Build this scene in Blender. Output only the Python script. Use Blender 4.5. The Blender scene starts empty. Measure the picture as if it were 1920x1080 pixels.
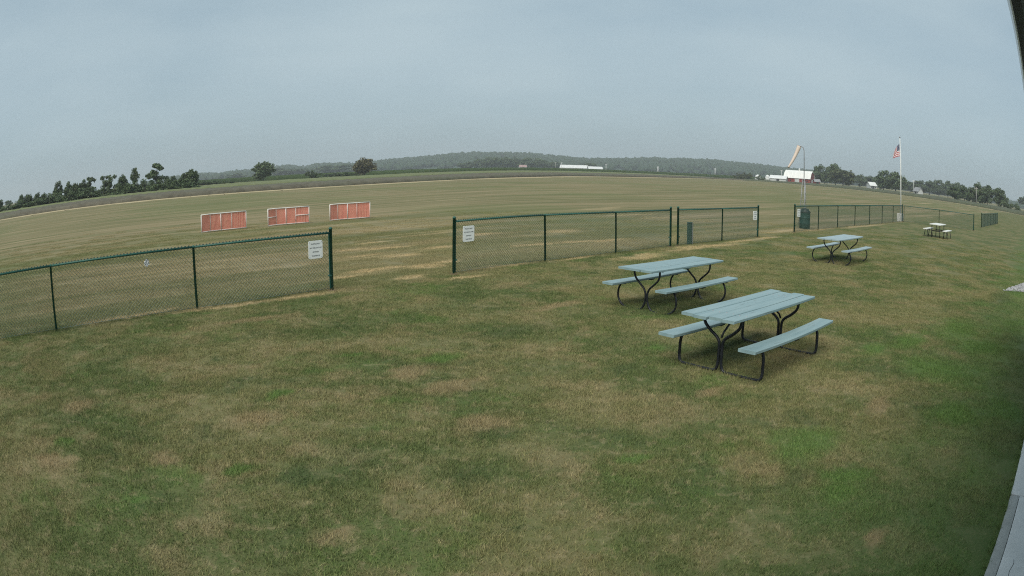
import bpy, math, random
import numpy as np
from mathutils import Matrix, Vector
random.seed(7); RNG = np.random.default_rng(7)
sc = bpy.context.scene
C = sc.collection

# ------------------------------------------------------------------ camera (wide security-camera lens)
H = 2.4138                       # lens height above the lawn, metres
FOC, KD, PITCH, ROLL = 1308.246, -0.160101, 0.172653, 0.002392    # r = FOC*(t + KD*t^3), in 1920-wide pixels
cam = bpy.data.cameras.new('camera')
cam.type = 'PANO'
cam.panorama_type = 'FISHEYE_LENS_POLYNOMIAL'
cam.fisheye_fov = math.radians(170)
cam.sensor_fit = 'HORIZONTAL'; cam.sensor_width = 36.0; cam.sensor_height = 20.25
_t = np.linspace(0.001, 1.15, 300); _r = FOC*(_t + KD*_t**3)*36.0/1920.0
_k = np.linalg.lstsq(np.stack([_r, _r**2, _r**3, _r**4], 1), _t, rcond=None)[0]
cam.fisheye_polynomial_k0 = 0.0
cam.fisheye_polynomial_k1, cam.fisheye_polynomial_k2, cam.fisheye_polynomial_k3, cam.fisheye_polynomial_k4 = [-float(v) for v in _k]
cam.clip_start = 0.02; cam.clip_end = 20000
cam_o = bpy.data.objects.new('camera', cam); C.objects.link(cam_o)
cam_o.matrix_world = (Matrix.Translation((0, 0, H)) @ Matrix.Rotation(math.pi/2 - PITCH, 4, 'X') @ Matrix.Rotation(ROLL, 4, 'Z'))
sc.camera = cam_o

# ------------------------------------------------------------------ sky, sun, exposure
SUN_EL, SUN_AZ = math.radians(50), math.radians(-152)      # azimuth clockwise from +Y: behind the camera
world = bpy.data.worlds.new('World'); sc.world = world; world.use_nodes = True
wn = world.node_tree; wn.nodes.clear()
w_out = wn.nodes.new('ShaderNodeOutputWorld'); w_bg = wn.nodes.new('ShaderNodeBackground')
w_sky = wn.nodes.new('ShaderNodeTexSky'); w_sky.sky_type = 'NISHITA'; w_sky.sun_disc = False
w_sky.sun_elevation = SUN_EL; w_sky.sun_rotation = SUN_AZ
w_sky.air_density = 1.0; w_sky.dust_density = 3.0; w_sky.ozone_density = 1.5
w_tc = wn.nodes.new('ShaderNodeTexCoord'); w_map = wn.nodes.new('ShaderNodeMapping'); w_map.inputs['Scale'].default_value = (1.0, 1.0, 3.2)
w_no = wn.nodes.new('ShaderNodeTexNoise'); w_no.inputs['Scale'].default_value = 1.7; w_no.inputs['Detail'].default_value = 6; w_no.inputs['Roughness'].default_value = 0.5
w_mr = wn.nodes.new('ShaderNodeMapRange'); w_mr.inputs[1].default_value = 0.44; w_mr.inputs[2].default_value = 0.72
w_mr.inputs[3].default_value = 0.0; w_mr.inputs[4].default_value = 0.65
w_veil = wn.nodes.new('ShaderNodeMix'); w_veil.data_type = 'RGBA'; w_veil.inputs[0].default_value = 0.80
w_veil.inputs[7].default_value = (2.76, 3.66, 4.10, 1)       # the smoky high overcast
w_cl = wn.nodes.new('ShaderNodeMix'); w_cl.data_type = 'RGBA'; w_cl.inputs[7].default_value = (3.75, 4.58, 4.95, 1)
wn.links.new(w_tc.outputs['Generated'], w_map.inputs['Vector']); wn.links.new(w_map.outputs[0], w_no.inputs['Vector'])
wn.links.new(w_no.outputs['Fac'], w_mr.inputs[0]); wn.links.new(w_sky.outputs[0], w_veil.inputs[6])
wn.links.new(w_veil.outputs[2], w_cl.inputs[6]); wn.links.new(w_mr.outputs[0], w_cl.inputs[0])
wn.links.new(w_cl.outputs[2], w_bg.inputs['Color']); w_bg.inputs['Strength'].default_value = 0.10
wn.links.new(w_bg.outputs[0], w_out.inputs['Surface'])

sun = bpy.data.lights.new('sun', 'SUN'); sun.energy = 2.5; sun.angle = math.radians(45); sun.color = (1.0, 0.95, 0.86)
sun_o = bpy.data.objects.new('sun', sun); C.objects.link(sun_o); sun_o.location = (-40, -30, 60)
_sd = Vector((math.sin(SUN_AZ)*math.cos(SUN_EL), math.cos(SUN_AZ)*math.cos(SUN_EL), math.sin(SUN_EL)))
sun_o.rotation_euler = _sd.to_track_quat('Z', 'Y').to_euler()

vs = sc.view_settings; sc.display_settings.display_device = 'sRGB'
vs.view_transform = 'Standard'; vs.look = 'None'; vs.exposure = 0.45; vs.gamma = 1.0; vs.use_curve_mapping = False
sc.render.engine = 'CYCLES'
cy = sc.cycles
cy.use_denoising = False; cy.max_bounces = 4; cy.diffuse_bounces = 2; cy.glossy_bounces = 2; cy.transparent_max_bounces = 8; cy.volume_bounces = 0; cy.pixel_filter_type = 'BLACKMAN_HARRIS'; cy.filter_width = 1.1; cy.use_adaptive_sampling = True; cy.adaptive_threshold = 0.005

# ------------------------------------------------------------------ survey helpers (what stands where, read off the lens)
def ray(px, py):
    x, y = px - 960 + 1e-6, 540 - py
    c, s = math.cos(ROLL), math.sin(ROLL); x, y = c*x - s*y, s*x + c*y
    r = math.hypot(x, y); t = r/FOC
    for _ in range(25): t -= (t + KD*t**3 - r/FOC)/(1 + 3*KD*t*t)
    d = (x/r*math.sin(t), math.cos(t), y/r*math.sin(t))
    c, s = math.cos(PITCH), math.sin(PITCH)
    return Vector((d[0], c*d[1] + s*d[2], -s*d[1] + c*d[2]))
def at(px, py, z=0.0):
    d = ray(px, py); return Vector((0, 0, H)) + d*((z - H)/d.z)
def azel(px, py):
    d = ray(px, py); return math.atan2(d.x, d.y), math.atan2(d.z, math.hypot(d.x, d.y))
AZ = math.radians(48.6)                                   # the direction that fence, tables and mowing share
DX, DY = math.sin(AZ), math.cos(AZ)

# ------------------------------------------------------------------ mesh builder
class MB:
    def __init__(s): s.v = []; s.f = []; s.uv = None
    def add(s, v, f):
        n = len(s.v); s.v += [tuple(p) for p in v]; s.f += [tuple(i + n for i in q) for q in f]; return s
    def box(s, lo, hi, ch=0.0):
        x0, y0, z0 = lo; x1, y1, z1 = hi
        if ch <= 0:
            return s.add([(x0,y0,z0),(x1,y0,z0),(x1,y1,z0),(x0,y1,z0),(x0,y0,z1),(x1,y0,z1),(x1,y1,z1),(x0,y1,z1)],
                         [(0,3,2,1),(4,5,6,7),(0,1,5,4),(1,2,6,5),(2,3,7,6),(3,0,4,7)])
        v = []; f = []
        c = ch
        for z, i in ((z0, c), (z0 + c, 0), (z1 - c, 0), (z1, c)):
            v += [(x0+i+ (c if i == 0 else 0), y0+i, z),(x1-i-(c if i == 0 else 0), y0+i, z),(x1-i, y0+i+(c if i == 0 else 0), z),(x1-i, y1-i-(c if i == 0 else 0), z),
                  (x1-i-(c if i == 0 else 0), y1-i, z),(x0+i+(c if i == 0 else 0), y1-i, z),(x0+i, y1-i-(c if i == 0 else 0), z),(x0+i, y0+i+(c if i == 0 else 0), z)]
        f.append(tuple(range(7, -1, -1))); f.append(tuple(range(24, 32)))
        for k in range(3):
            for j in range(8): a = k*8; f.append((a+j, a+(j+1) % 8, a+8+(j+1) % 8, a+8+j))
        return s.add(v, f)
    def tube(s, pts, r, n=8, cap=True, r1=None):
        P = [Vector(p) for p in pts]; m = len(P)
        T = [(P[min(i+1, m-1)] - P[max(i-1, 0)]).normalized() for i in range(m)]
        u = T[0].orthogonal().normalized(); v = []; f = []
        for i in range(m):
            u = (u - T[i]*u.dot(T[i])).normalized(); w = T[i].cross(u)
            ri = r if r1 is None else r + (r1 - r)*i/(m-1)
            for j in range(n):
                a = 2*math.pi*j/n; v.append(P[i] + (u*math.cos(a) + w*math.sin(a))*ri)
        for i in range(m-1):
            for j in range(n): f.append((i*n+j, i*n+(j+1) % n, (i+1)*n+(j+1) % n, (i+1)*n+j))
        if cap: f.append(tuple(range(n-1, -1, -1))); f.append(tuple(range((m-1)*n, m*n)))
        return s.add(v, f)
    def lathe(s, prof, n=16, c=(0, 0, 0)):
        v = []; f = []
        for (r, z) in prof:
            for j in range(n): a = 2*math.pi*j/n; v.append((c[0] + r*math.cos(a), c[1] + r*math.sin(a), c[2] + z))
        for i in range(len(prof)-1):
            for j in range(n): f.append((i*n+j, i*n+(j+1) % n, (i+1)*n+(j+1) % n, (i+1)*n+j))
        f.append(tuple(range(n-1, -1, -1))); f.append(tuple(range((len(prof)-1)*n, len(prof)*n)))
        return s.add(v, f)
    def prism(s, poly, x0, x1):                            # polygon in (y, z), extruded along x
        n = len(poly); v = [(x0, y, z) for y, z in poly] + [(x1, y, z) for y, z in poly]
        f = [tuple(range(n-1, -1, -1)), tuple(range(n, 2*n))] + [(i, (i+1) % n, n+(i+1) % n, n+i) for i in range(n)]
        return s.add(v, f)
    def mesh(s, name, smooth=False):
        me = bpy.data.meshes.new(name); me.from_pydata(s.v, [], s.f); me.validate(); me.update()
        if smooth: me.shade_smooth()
        return me
    def obj(s, name, mat, parent=None, smooth=False, loc=None, rz=0.0):
        return link(name, s.mesh(name, smooth), mat, parent, loc, rz)
def link(name, me, mat, parent=None, loc=None, rz=0.0, scale=None):
    o = bpy.data.objects.new(name, me); C.objects.link(o)
    if mat is not None and not me.materials: me.materials.append(mat)
    if parent is not None: o.parent = parent
    if loc is not None: o.location = loc
    if rz: o.rotation_euler = (0, 0, rz)
    if scale is not None: o.scale = scale
    return o
def empty(name, loc, rz=0.0):
    o = bpy.data.objects.new(name, None); C.objects.link(o); o.location = loc; o.rotation_euler = (0, 0, rz); o.empty_display_size = 0.2; return o
def tag(o, label, cat, group=None):
    o['label'] = label; o['category'] = cat
    if group: o['group'] = group
    return o
def npmesh(name, V, F, mat, smooth=False):
    """V (n,3), F (m,k) equal-sided faces"""
    V = np.asarray(V, np.float32); F = np.asarray(F, np.int32); k = F.shape[1]
    me = bpy.data.meshes.new(name); me.vertices.add(len(V)); me.vertices.foreach_set('co', V.ravel())
    me.loops.add(F.size); me.loops.foreach_set('vertex_index', F.ravel())
    me.polygons.add(len(F)); me.polygons.foreach_set('loop_start', np.arange(0, F.size, k, dtype=np.int32))
    me.update(calc_edges=True); me.validate()
    if smooth: me.shade_smooth()
    if mat: me.materials.append(mat)
    return me
def vnoise(x, y, seed=0):
    """smooth value noise, numpy arrays"""
    x = np.asarray(x, float); y = np.asarray(y, float); xi = np.floor(x).astype(np.int64); yi = np.floor(y).astype(np.int64)
    fx = x - xi; fy = y - yi; fx = fx*fx*(3-2*fx); fy = fy*fy*(3-2*fy)
    def h(a, b):
        n = (a*374761393 + b*668265263 + seed*974634777) & 0xffffffff
        n = ((n ^ (n >> 13))*1274126177) & 0xffffffff
        return ((n ^ (n >> 16)) & 0xffff)/65535.0
    return (h(xi, yi)*(1-fx) + h(xi+1, yi)*fx)*(1-fy) + (h(xi, yi+1)*(1-fx) + h(xi+1, yi+1)*fx)*fy

# ------------------------------------------------------------------ materials
class NT:
    def __init__(s, tree): s.t = tree; s.n = tree.nodes; s.l = tree.links
    def new(s, typ, **kw):
        n = s.n.new(typ)
        for k, v in kw.items(): setattr(n, k, v)
        return n
    def put(s, sock, v):
        if isinstance(v, bpy.types.NodeSocket): s.l.new(v, sock)
        elif v is not None: sock.default_value = v
    def math(s, op, a, b=None, c=None):
        n = s.new('ShaderNodeMath', operation=op); s.put(n.inputs[0], a); s.put(n.inputs[1], b)
        if c is not None: s.put(n.inputs[2], c)
        return n.outputs[0]
    def vec(s, op, a, b=None):
        n = s.new('ShaderNodeVectorMath', operation=op); s.put(n.inputs[0], a)
        if op == 'SCALE': s.put(n.inputs['Scale'], b)
        elif b is not None: s.put(n.inputs[1], b)
        return n.outputs['Value'] if op in ('LENGTH', 'DOT_PRODUCT', 'DISTANCE') else n.outputs['Vector']
    def noise(s, v, scale, detail=3, rough=0.55, color=False):
        n = s.new('ShaderNodeTexNoise'); s.put(n.inputs['Vector'], v); n.inputs['Scale'].default_value = scale
        n.inputs['Detail'].default_value = detail; n.inputs['Roughness'].default_value = rough
        return n.outputs['Color' if color else 'Fac']
    def rng(s, v, a, b, c=0.0, d=1.0, smooth=True):
        n = s.new('ShaderNodeMapRange'); n.interpolation_type = 'SMOOTHSTEP' if smooth else 'LINEAR'
        s.put(n.inputs[0], v)
        for i, q in enumerate((a, b, c, d)): n.inputs[i+1].default_value = q
        return n.outputs[0]
    def mix(s, f, a, b, mode='MIX'):
        n = s.new('ShaderNodeMix', data_type='RGBA', blend_type=mode); s.put(n.inputs[0], f)
        for i, q in ((6, a), (7, b)): s.put(n.inputs[i], (*q, 1) if isinstance(q, tuple) and len(q) == 3 else q)
        return n.outputs[2]
def base_mat(name, rough=0.6, spec=0.3, metal=0.0):
    m = bpy.data.materials.new(name); m.use_nodes = True; b = m.node_tree.nodes['Principled BSDF']
    b.inputs['Roughness'].default_value = rough; b.inputs['Specular IOR Level'].default_value = spec; b.inputs['Metallic'].default_value = metal
    return m, NT(m.node_tree), b
def wear_mat(name, c1, c2, scale=6.0, rough=0.6, spec=0.3, metal=0.0, bump=0.0, stretch=(1, 1, 1), lo=0.35, hi=0.65, c3=None, s3=30.0):
    m, t, b = base_mat(name, rough, spec, metal)
    tc = t.new('ShaderNodeTexCoord'); mp = t.new('ShaderNodeMapping'); mp.inputs['Scale'].default_value = stretch
    t.put(mp.inputs['Vector'], tc.outputs['Object']); f = t.noise(mp.outputs[0], scale, 5, 0.6)
    col = t.mix(t.rng(f, lo, hi), c1, c2)
    if c3 is not None: col = t.mix(t.rng(t.noise(mp.outputs[0], s3, 4, 0.7), 0.6, 0.72), col, c3)
    t.put(b.inputs['Base Color'], col); t.put(b.inputs['Roughness'], t.rng(f, 0.2, 0.8, rough*0.85, min(1.0, rough*1.15)))
    if bump:
        bn = t.new('ShaderNodeBump'); bn.inputs['Strength'].default_value = bump; bn.inputs['Distance'].default_value = 0.01
        t.put(bn.inputs['Height'], t.noise(mp.outputs[0], scale*5, 4, 0.6)); t.put(b.inputs['Normal'], bn.outputs[0])
    return m

M = {}
M['fence'] = wear_mat('green_vinyl_coating', (0.018, 0.085, 0.064), (0.026, 0.110, 0.084), 9, 0.5, 0.35)
M['wire'] = wear_mat('green_coated_wire', (0.060, 0.105, 0.085), (0.085, 0.125, 0.105), 3, 0.4, 0.5)
M['board'] = wear_mat('blue_grey_paint', (0.192, 0.288, 0.302), (0.240, 0.335, 0.345), 3, 0.42, 0.4, bump=0.15, stretch=(0.35, 3, 3), c3=(0.140, 0.185, 0.188), s3=7)
M['board_pale'] = wear_mat('pale_blue_grey_paint', (0.27, 0.355, 0.38), (0.32, 0.40, 0.42), 3, 0.45, 0.4, bump=0.15, stretch=(0.35, 3, 3), c3=(0.26, 0.33, 0.34), s3=9)
M['white_top'] = wear_mat('white_plastic_top', (0.66, 0.67, 0.63), (0.74, 0.74, 0.70), 3, 0.45, 0.4)
M['black'] = wear_mat('black_pipe_paint', (0.010, 0.012, 0.016), (0.018, 0.021, 0.026), 8, 0.42, 0.4)
M['white'] = wear_mat('white_enamel', (0.80, 0.81, 0.78), (0.85, 0.86, 0.83), 5, 0.45, 0.4)
M['ink'] = wear_mat('dark_print', (0.03, 0.035, 0.04), (0.05, 0.055, 0.06), 5, 0.6, 0.2)
M['pvc'] = wear_mat('white_pvc_pipe', (0.74, 0.71, 0.66), (0.80, 0.78, 0.74), 5, 0.45, 0.4)
M['orange'] = wear_mat('orange_snow_fence', (0.92, 0.33, 0.25), (0.88, 0.29, 0.22), 2, 0.6, 0.2)
M['steel'] = wear_mat('galvanised_steel', (0.28, 0.29, 0.30), (0.36, 0.37, 0.38), 6, 0.5, 0.4, metal=0.5)
M['pole'] = wear_mat('white_painted_pole', (0.62, 0.63, 0.61), (0.70, 0.71, 0.69), 3, 0.4, 0.4)
M['sock'] = wear_mat('faded_orange_nylon', (0.58, 0.47, 0.39), (0.62, 0.54, 0.47), 2.5, 0.8, 0.1)
M['bin'] = wear_mat('green_barrel_paint', (0.010, 0.042, 0.033), (0.015, 0.055, 0.043), 4, 0.5, 0.3)
M['bin_lid'] = wear_mat('dark_barrel_lid', (0.010, 0.022, 0.02), (0.016, 0.030, 0.027), 4, 0.5, 0.3)
M['pedestal'] = wear_mat('utility_green', (0.014, 0.052, 0.036), (0.019, 0.064, 0.044), 4, 0.5, 0.3)
M['concrete_grey'] = wear_mat('weathered_concrete', (0.36, 0.375, 0.36), (0.43, 0.445, 0.43), 5, 0.9, 0.15, bump=0.3, c3=(0.30, 0.315, 0.30), s3=16)
M['concrete_pale'] = wear_mat('pale_concrete', (0.66, 0.67, 0.66), (0.72, 0.73, 0.72), 2.5, 0.9, 0.15, bump=0.2, c3=(0.60, 0.61, 0.60), s3=14)
M['soil_joint'] = wear_mat('dark_joint', (0.03, 0.03, 0.028), (0.05, 0.05, 0.045), 9, 0.95, 0.1)
M['bare_soil'] = wear_mat('bare_soil', (0.12, 0.09, 0.06), (0.17, 0.125, 0.08), 14, 0.95, 0.1, bump=0.5)
M['fascia'] = wear_mat('dark_brown_fascia', (0.018, 0.016, 0.020), (0.026, 0.024, 0.028), 4, 0.5, 0.3)
M['soffit'] = wear_mat('olive_grey_soffit', (0.10, 0.11, 0.095), (0.13, 0.14, 0.12), 3, 0.6, 0.25)
M['edge_halo'] = wear_mat('white_edge_halo', (0.62, 0.64, 0.68), (0.70, 0.72, 0.75), 4, 0.4, 0.4)
M['shingle'] = wear_mat('roof_metal', (0.20, 0.20, 0.20), (0.26, 0.26, 0.26), 4, 0.6, 0.3)
M['post_wood'] = wear_mat('painted_post', (0.45, 0.46, 0.45), (0.55, 0.56, 0.55), 4, 0.7, 0.2)
M['stone'] = wear_mat('pale_gravel', (0.25, 0.25, 0.255), (0.36, 0.36, 0.355), 3, 0.9, 0.2, c3=(0.14, 0.14, 0.165), s3=7)
M['barn_red'] = wear_mat('barn_red_boards', (0.20, 0.045, 0.04), (0.26, 0.07, 0.06), 0.6, 0.8, 0.2, stretch=(4, 4, 0.3))
M['faded_red'] = wear_mat('faded_red_roof', (0.30, 0.20, 0.19), (0.36, 0.25, 0.24), 0.6, 0.8, 0.2)
M['barn_roof'] = wear_mat('white_barn_roof', (0.66, 0.67, 0.64), (0.76, 0.76, 0.72), 0.4, 0.5, 0.3, stretch=(3, 1, 1))
M['house_white'] = wear_mat('white_siding', (0.44, 0.46, 0.46), (0.52, 0.53, 0.52), 0.5, 0.7, 0.2)
M['roof_grey'] = wear_mat('grey_shingles', (0.20, 0.21, 0.22), (0.27, 0.28, 0.29), 0.8, 0.85, 0.15)
M['roof_white'] = wear_mat('white_metal_roof', (0.60, 0.61, 0.60), (0.68, 0.69, 0.68), 0.5, 0.5, 0.3)
M['door_dark'] = wear_mat('dark_opening', (0.03, 0.03, 0.035), (0.05, 0.05, 0.055), 1, 0.5, 0.3)
M['wood_pole'] = wear_mat('grey_utility_pole', (0.30, 0.29, 0.27), (0.38, 0.37, 0.34), 2, 0.9, 0.1)
M['silo'] = wear_mat('pale_silo_staves', (0.55, 0.56, 0.56), (0.63, 0.64, 0.63), 0.8, 0.7, 0.2)
M['bark'] = wear_mat('bark', (0.06, 0.05, 0.04), (0.10, 0.085, 0.07), 3, 0.95, 0.1)
M['smudge'] = wear_mat('pale_smudge', (0.45, 0.46, 0.46), (0.55, 0.56, 0.56), 9, 0.5, 0.3)
def leaf_mat(name, c1, c2, c3):
    m, t, b = base_mat(name, 0.7, 0.15)
    g = t.new('ShaderNodeNewGeometry'); oi = t.new('ShaderNodeObjectInfo')
    f = t.noise(g.outputs['Position'], 0.9, 4, 0.65)
    col = t.mix(t.rng(f, 0.35, 0.65), c1, c2); col = t.mix(t.rng(t.noise(g.outputs['Position'], 0.25, 2), 0.5, 0.75), col, c3)
    col = t.mix(t.math('MULTIPLY', oi.outputs['Random'], 0.35), col, c2); t.put(b.inputs['Base Color'], col)
    return m
M['leaf'] = leaf_mat('dark_leaves', (0.060, 0.096, 0.044), (0.105, 0.142, 0.066), (0.088, 0.106, 0.056))
M['leaf_olive'] = leaf_mat('olive_leaves', (0.060, 0.078, 0.030), (0.095, 0.110, 0.048), (0.080, 0.085, 0.045))
M['leaf_brown'] = leaf_mat('browned_leaves', (0.118, 0.112, 0.060), (0.160, 0.146, 0.082), (0.105, 0.116, 0.058))
M['forest'] = leaf_mat('hillside_leaves', (0.022, 0.044, 0.024), (0.042, 0.068, 0.036), (0.032, 0.050, 0.030))

# the turf colour, shared by the ground sheet and the grass blades; everything in metres on the ground
def turf_group():
    g = bpy.data.node_groups.new('turf_colour', 'ShaderNodeTree'); t = NT(g)
    g.interface.new_socket('Color', in_out='OUTPUT', socket_type='NodeSocketColor')
    g.interface.new_socket('Bump', in_out='OUTPUT', socket_type='NodeSocketFloat')
    out = t.new('NodeGroupOutput'); geo = t.new('ShaderNodeNewGeometry'); P = geo.outputs['Position']
    P = t.vec('MULTIPLY', P, (1, 1, 0))
    cx = t.new('ShaderNodeCombineXYZ'); U = t.vec('DOT_PRODUCT', P, (DX, DY, 0)); V = t.vec('DOT_PRODUCT', P, (DY, -DX, 0))
    t.put(cx.inputs[0], U); t.put(cx.inputs[1], V); Q = cx.outputs[0]
    wob = t.vec('SCALE', t.vec('SUBTRACT', t.noise(P, 0.9, 4, 0.6, True), (0.5, 0.5, 0.5)), 0.75)
    wob2 = t.vec('SCALE', t.vec('SUBTRACT', t.noise(P, 4.5, 3, 0.6, True), (0.5, 0.5, 0.5)), 0.35)
    Qw = t.vec('ADD', t.vec('ADD', Q, wob), wob2)
    GREEN, OLIVE, STRAW, BROWN, LUSH, DARK = (0.062, 0.084, 0.030), (0.108, 0.110, 0.048), (0.225, 0.190, 0.112), (0.176, 0.142, 0.080), (0.056, 0.106, 0.026), (0.038, 0.062, 0.024)
    a = t.noise(P, 0.42, 4, 0.6); b = t.noise(Qw, 1.0, 6, 0.70); c = t.noise(P, 7.0, 4, 0.7); d = t.noise(P, 38.0, 3, 0.7)
    a2 = t.noise(t.vec('ADD', P, (31.0, 7.0, 0)), 0.7, 6, 0.70)
    lawn = t.mix(t.rng(a, 0.42, 0.57), GREEN, OLIVE)
    lawn = t.mix(t.math('MULTIPLY', t.rng(b, 0.48, 0.66), 0.62), lawn, BROWN)
    lawn = t.mix(t.math('MULTIPLY', t.rng(b, 0.47, 0.33), 0.70), lawn, DARK)
    lawn = t.mix(t.math('MULTIPLY', t.rng(a2, 0.53, 0.68), 0.62), lawn, LUSH)
    lawn = t.mix(t.math('MULTIPLY', t.rng(a2, 0.47, 0.33), 0.48), lawn, (0.190, 0.164, 0.092))
    lawn = t.mix(t.math('MULTIPLY', t.rng(c, 0.52, 0.66), 0.42), lawn, STRAW)
    lawn = t.mix(t.math('MULTIPLY', t.rng(c, 0.46, 0.32), 0.45), lawn, GREEN)
    edgeg = t.rng(t.math('ADD', V, t.math('MULTIPLY', t.math('SUBTRACT', t.noise(P, 0.55, 4, 0.6), 0.5), 4.2)), -2.1, -0.5)     # greener strip along the pavilion
    lawn = t.mix(t.math('MULTIPLY', edgeg, 0.62), lawn, t.mix(t.rng(a2, 0.42, 0.60), (0.056, 0.100, 0.034), (0.062, 0.118, 0.034)))
    # the flying field beyond the fence: drier, brushed into mowing streaks along the fence direction
    st = t.vec('MULTIPLY', Q, (0.035, 0.55, 1)); s1 = t.noise(st, 1.0, 3, 0.5)
    st2 = t.vec('MULTIPLY', t.vec('ADD', Q, t.vec('SCALE', wob, 0.15)), (0.11, 1.05, 1)); s2 = t.noise(st2, 1.0, 4, 0.6); s3 = t.noise(P, 0.045, 3, 0.5)
    fld = t.mix(t.rng(s1, 0.36, 0.62), (0.108, 0.110, 0.050), (0.185, 0.155, 0.088))
    fld = t.mix(t.math('MULTIPLY', t.rng(s2, 0.52, 0.68), 0.60), fld, (0.275, 0.226, 0.138))
    fld = t.mix(t.math('MULTIPLY', t.rng(s2, 0.47, 0.34), 0.52), fld, (0.082, 0.092, 0.042))
    fld = t.mix(t.math('MULTIPLY', t.rng(s3, 0.45, 0.62), 0.50), fld, (0.098, 0.120, 0.048))
    far = t.rng(t.math('MULTIPLY', V, -1.0), 12.2, 14.2)      # signed distance across the fence line
    col = t.mix(far, lawn, fld)
    def spots(lst, k0=1.15, k1=0.25):
        m = None
        for (px, py, ru, rv) in lst:
            p = at(px, py); u = p.x*DX + p.y*DY; v = p.x*DY - p.y*DX
            q = t.vec('MULTIPLY', t.vec('SUBTRACT', Qw, (u, v, 0)), (1/ru, 1/rv, 0))
            w = t.rng(t.vec('LENGTH', q), k0, k1)
            m = w if m is None else t.math('MAXIMUM', m, w)
        return m
    straw = spots([(1205,482,1.5,.40),(1215,478,.9,.3),(1330,462,3.2,.30),(1290,464,.9,.45),(1395,451,2.2,.28),(1480,432,3.0,.35),(1530,431,3.2,.30),(1620,424,5,.35),(690,508,.9,.30),(720,466,1.1,.30),
                   (800,500,.7,.5),(770,520,.6,.3),(660,468,.7,.25),(905,442,1.0,.5),(1050,436,1.3,.55),(1080,455,1.3,.35),(1000,462,1.2,.3),(1140,452,1.4,.3),
                   (1120,393,2.0,.5),(1180,403,3.2,.3),(1250,407,3.2,.25),(1150,389,1.5,.35),(420,575,1.6,.22),(250,592,1.5,.22),(560,556,1.1,.22),(950,500,1.2,.20),(1080,486,1.2,.18),(400,432,1.6,.4),(1735,382,9,1.2),(700,455,1.0,.3),(760,480,.8,.35),(830,465,.9,.4),(740,502,.6,.25),(680,480,.7,.2),(840,492,.5,.3),(650,520,.5,.2),(880,520,.6,.25),(1240,492,.9,.35),(1440,446,1.4,.3)])
    brown = spots([(480,785,.45,.28),(860,722,.65,.30),(900,800,.40,.28),(300,870,.25,.22),(640,1010,.22,.16),(1040,572,.9,.22),(470,600,1.0,.25),(760,700,.5,.2),(1330,740,.35,.16),(150,760,.3,.3),(1640,1020,.22,.10),(1650,760,.5,.2),(100,870,.25,.25)])
    lush = spots([(820,672,.40,.22),(520,738,.26,.15),(660,666,.24,.10),(1190,868,.20,.14),(1520,832,.62,.38),(1590,900,.34,.24),(1585,932,.30,.22),(1750,690,.9,.8),(1840,650,1.0,.8),(1640,655,.6,.3),(120,830,.16,.2),(450,880,.18,.14),(250,930,.14,.14),(1780,775,.5,.4),(1230,655,.3,.2),(1800,620,1.4,.7),(1890,770,.7,.5),(1700,640,.8,.4)])
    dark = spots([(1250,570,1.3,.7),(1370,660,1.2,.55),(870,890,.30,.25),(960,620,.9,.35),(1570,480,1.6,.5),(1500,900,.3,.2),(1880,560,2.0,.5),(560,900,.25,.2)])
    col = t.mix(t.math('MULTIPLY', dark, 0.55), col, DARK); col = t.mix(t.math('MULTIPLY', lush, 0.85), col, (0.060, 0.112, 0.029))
    col = t.mix(t.math('MULTIPLY', brown, 0.65), col, (0.200, 0.152, 0.090)); col = t.mix(t.math('MULTIPLY', t.math('MULTIPLY', straw, t.rng(c, 0.30, 0.60, 0.35, 1.0)), 0.85), col, (0.330, 0.255, 0.150))
    col = t.mix(t.math('MULTIPLY', t.rng(d, 0.40, 0.65), 0.30), col, t.mix(0.5, col, STRAW))
    t.put(out.inputs['Color'], col); t.put(out.inputs['Bump'], t.math('ADD', t.math('MULTIPLY', c, 0.5), t.math('MULTIPLY', d, 0.5)))
    return g
TURF = turf_group()
def turf_mat(name, gain, bump, sat=1.0):
    m, t, b = base_mat(name, 0.9, 0.08)
    g = t.new('ShaderNodeGroup'); g.node_tree = TURF
    hs = t.new('ShaderNodeHueSaturation'); hs.inputs['Value'].default_value = gain; hs.inputs['Saturation'].default_value = sat
    t.put(hs.inputs['Color'], g.outputs['Color']); t.put(b.inputs['Base Color'], hs.outputs[0])
    if bump:
        bn = t.new('ShaderNodeBump'); bn.inputs['Strength'].default_value = bump; bn.inputs['Distance'].default_value = 0.03
        t.put(bn.inputs['Height'], g.outputs['Bump']); t.put(b.inputs['Normal'], bn.outputs[0])
    return m
M['turf'] = turf_mat('turf_ground', 1.16, 0.3)
def blade_mat():
    m = turf_mat('grass_blades', 1.72, 0); t = NT(m.node_tree); b = m.node_tree.nodes['Principled BSDF']
    geo = t.new('ShaderNodeNewGeometry'); src = b.inputs['Base Color'].links[0].from_socket
    wn_ = t.new('ShaderNodeTexWhiteNoise'); t.put(wn_.inputs['Vector'], t.vec('SNAP', geo.outputs['Position'], (0.012, 0.012, 10.0)))
    t.put(b.inputs['Base Color'], t.mix(1.0, src, t.mix(t.rng(wn_.outputs['Value'], 0, 1, 0, 1, False), (0.80, 0.83, 0.80), (1.28, 1.24, 1.18)), 'MULTIPLY'))
    return m
M['blade'] = blade_mat()

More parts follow.
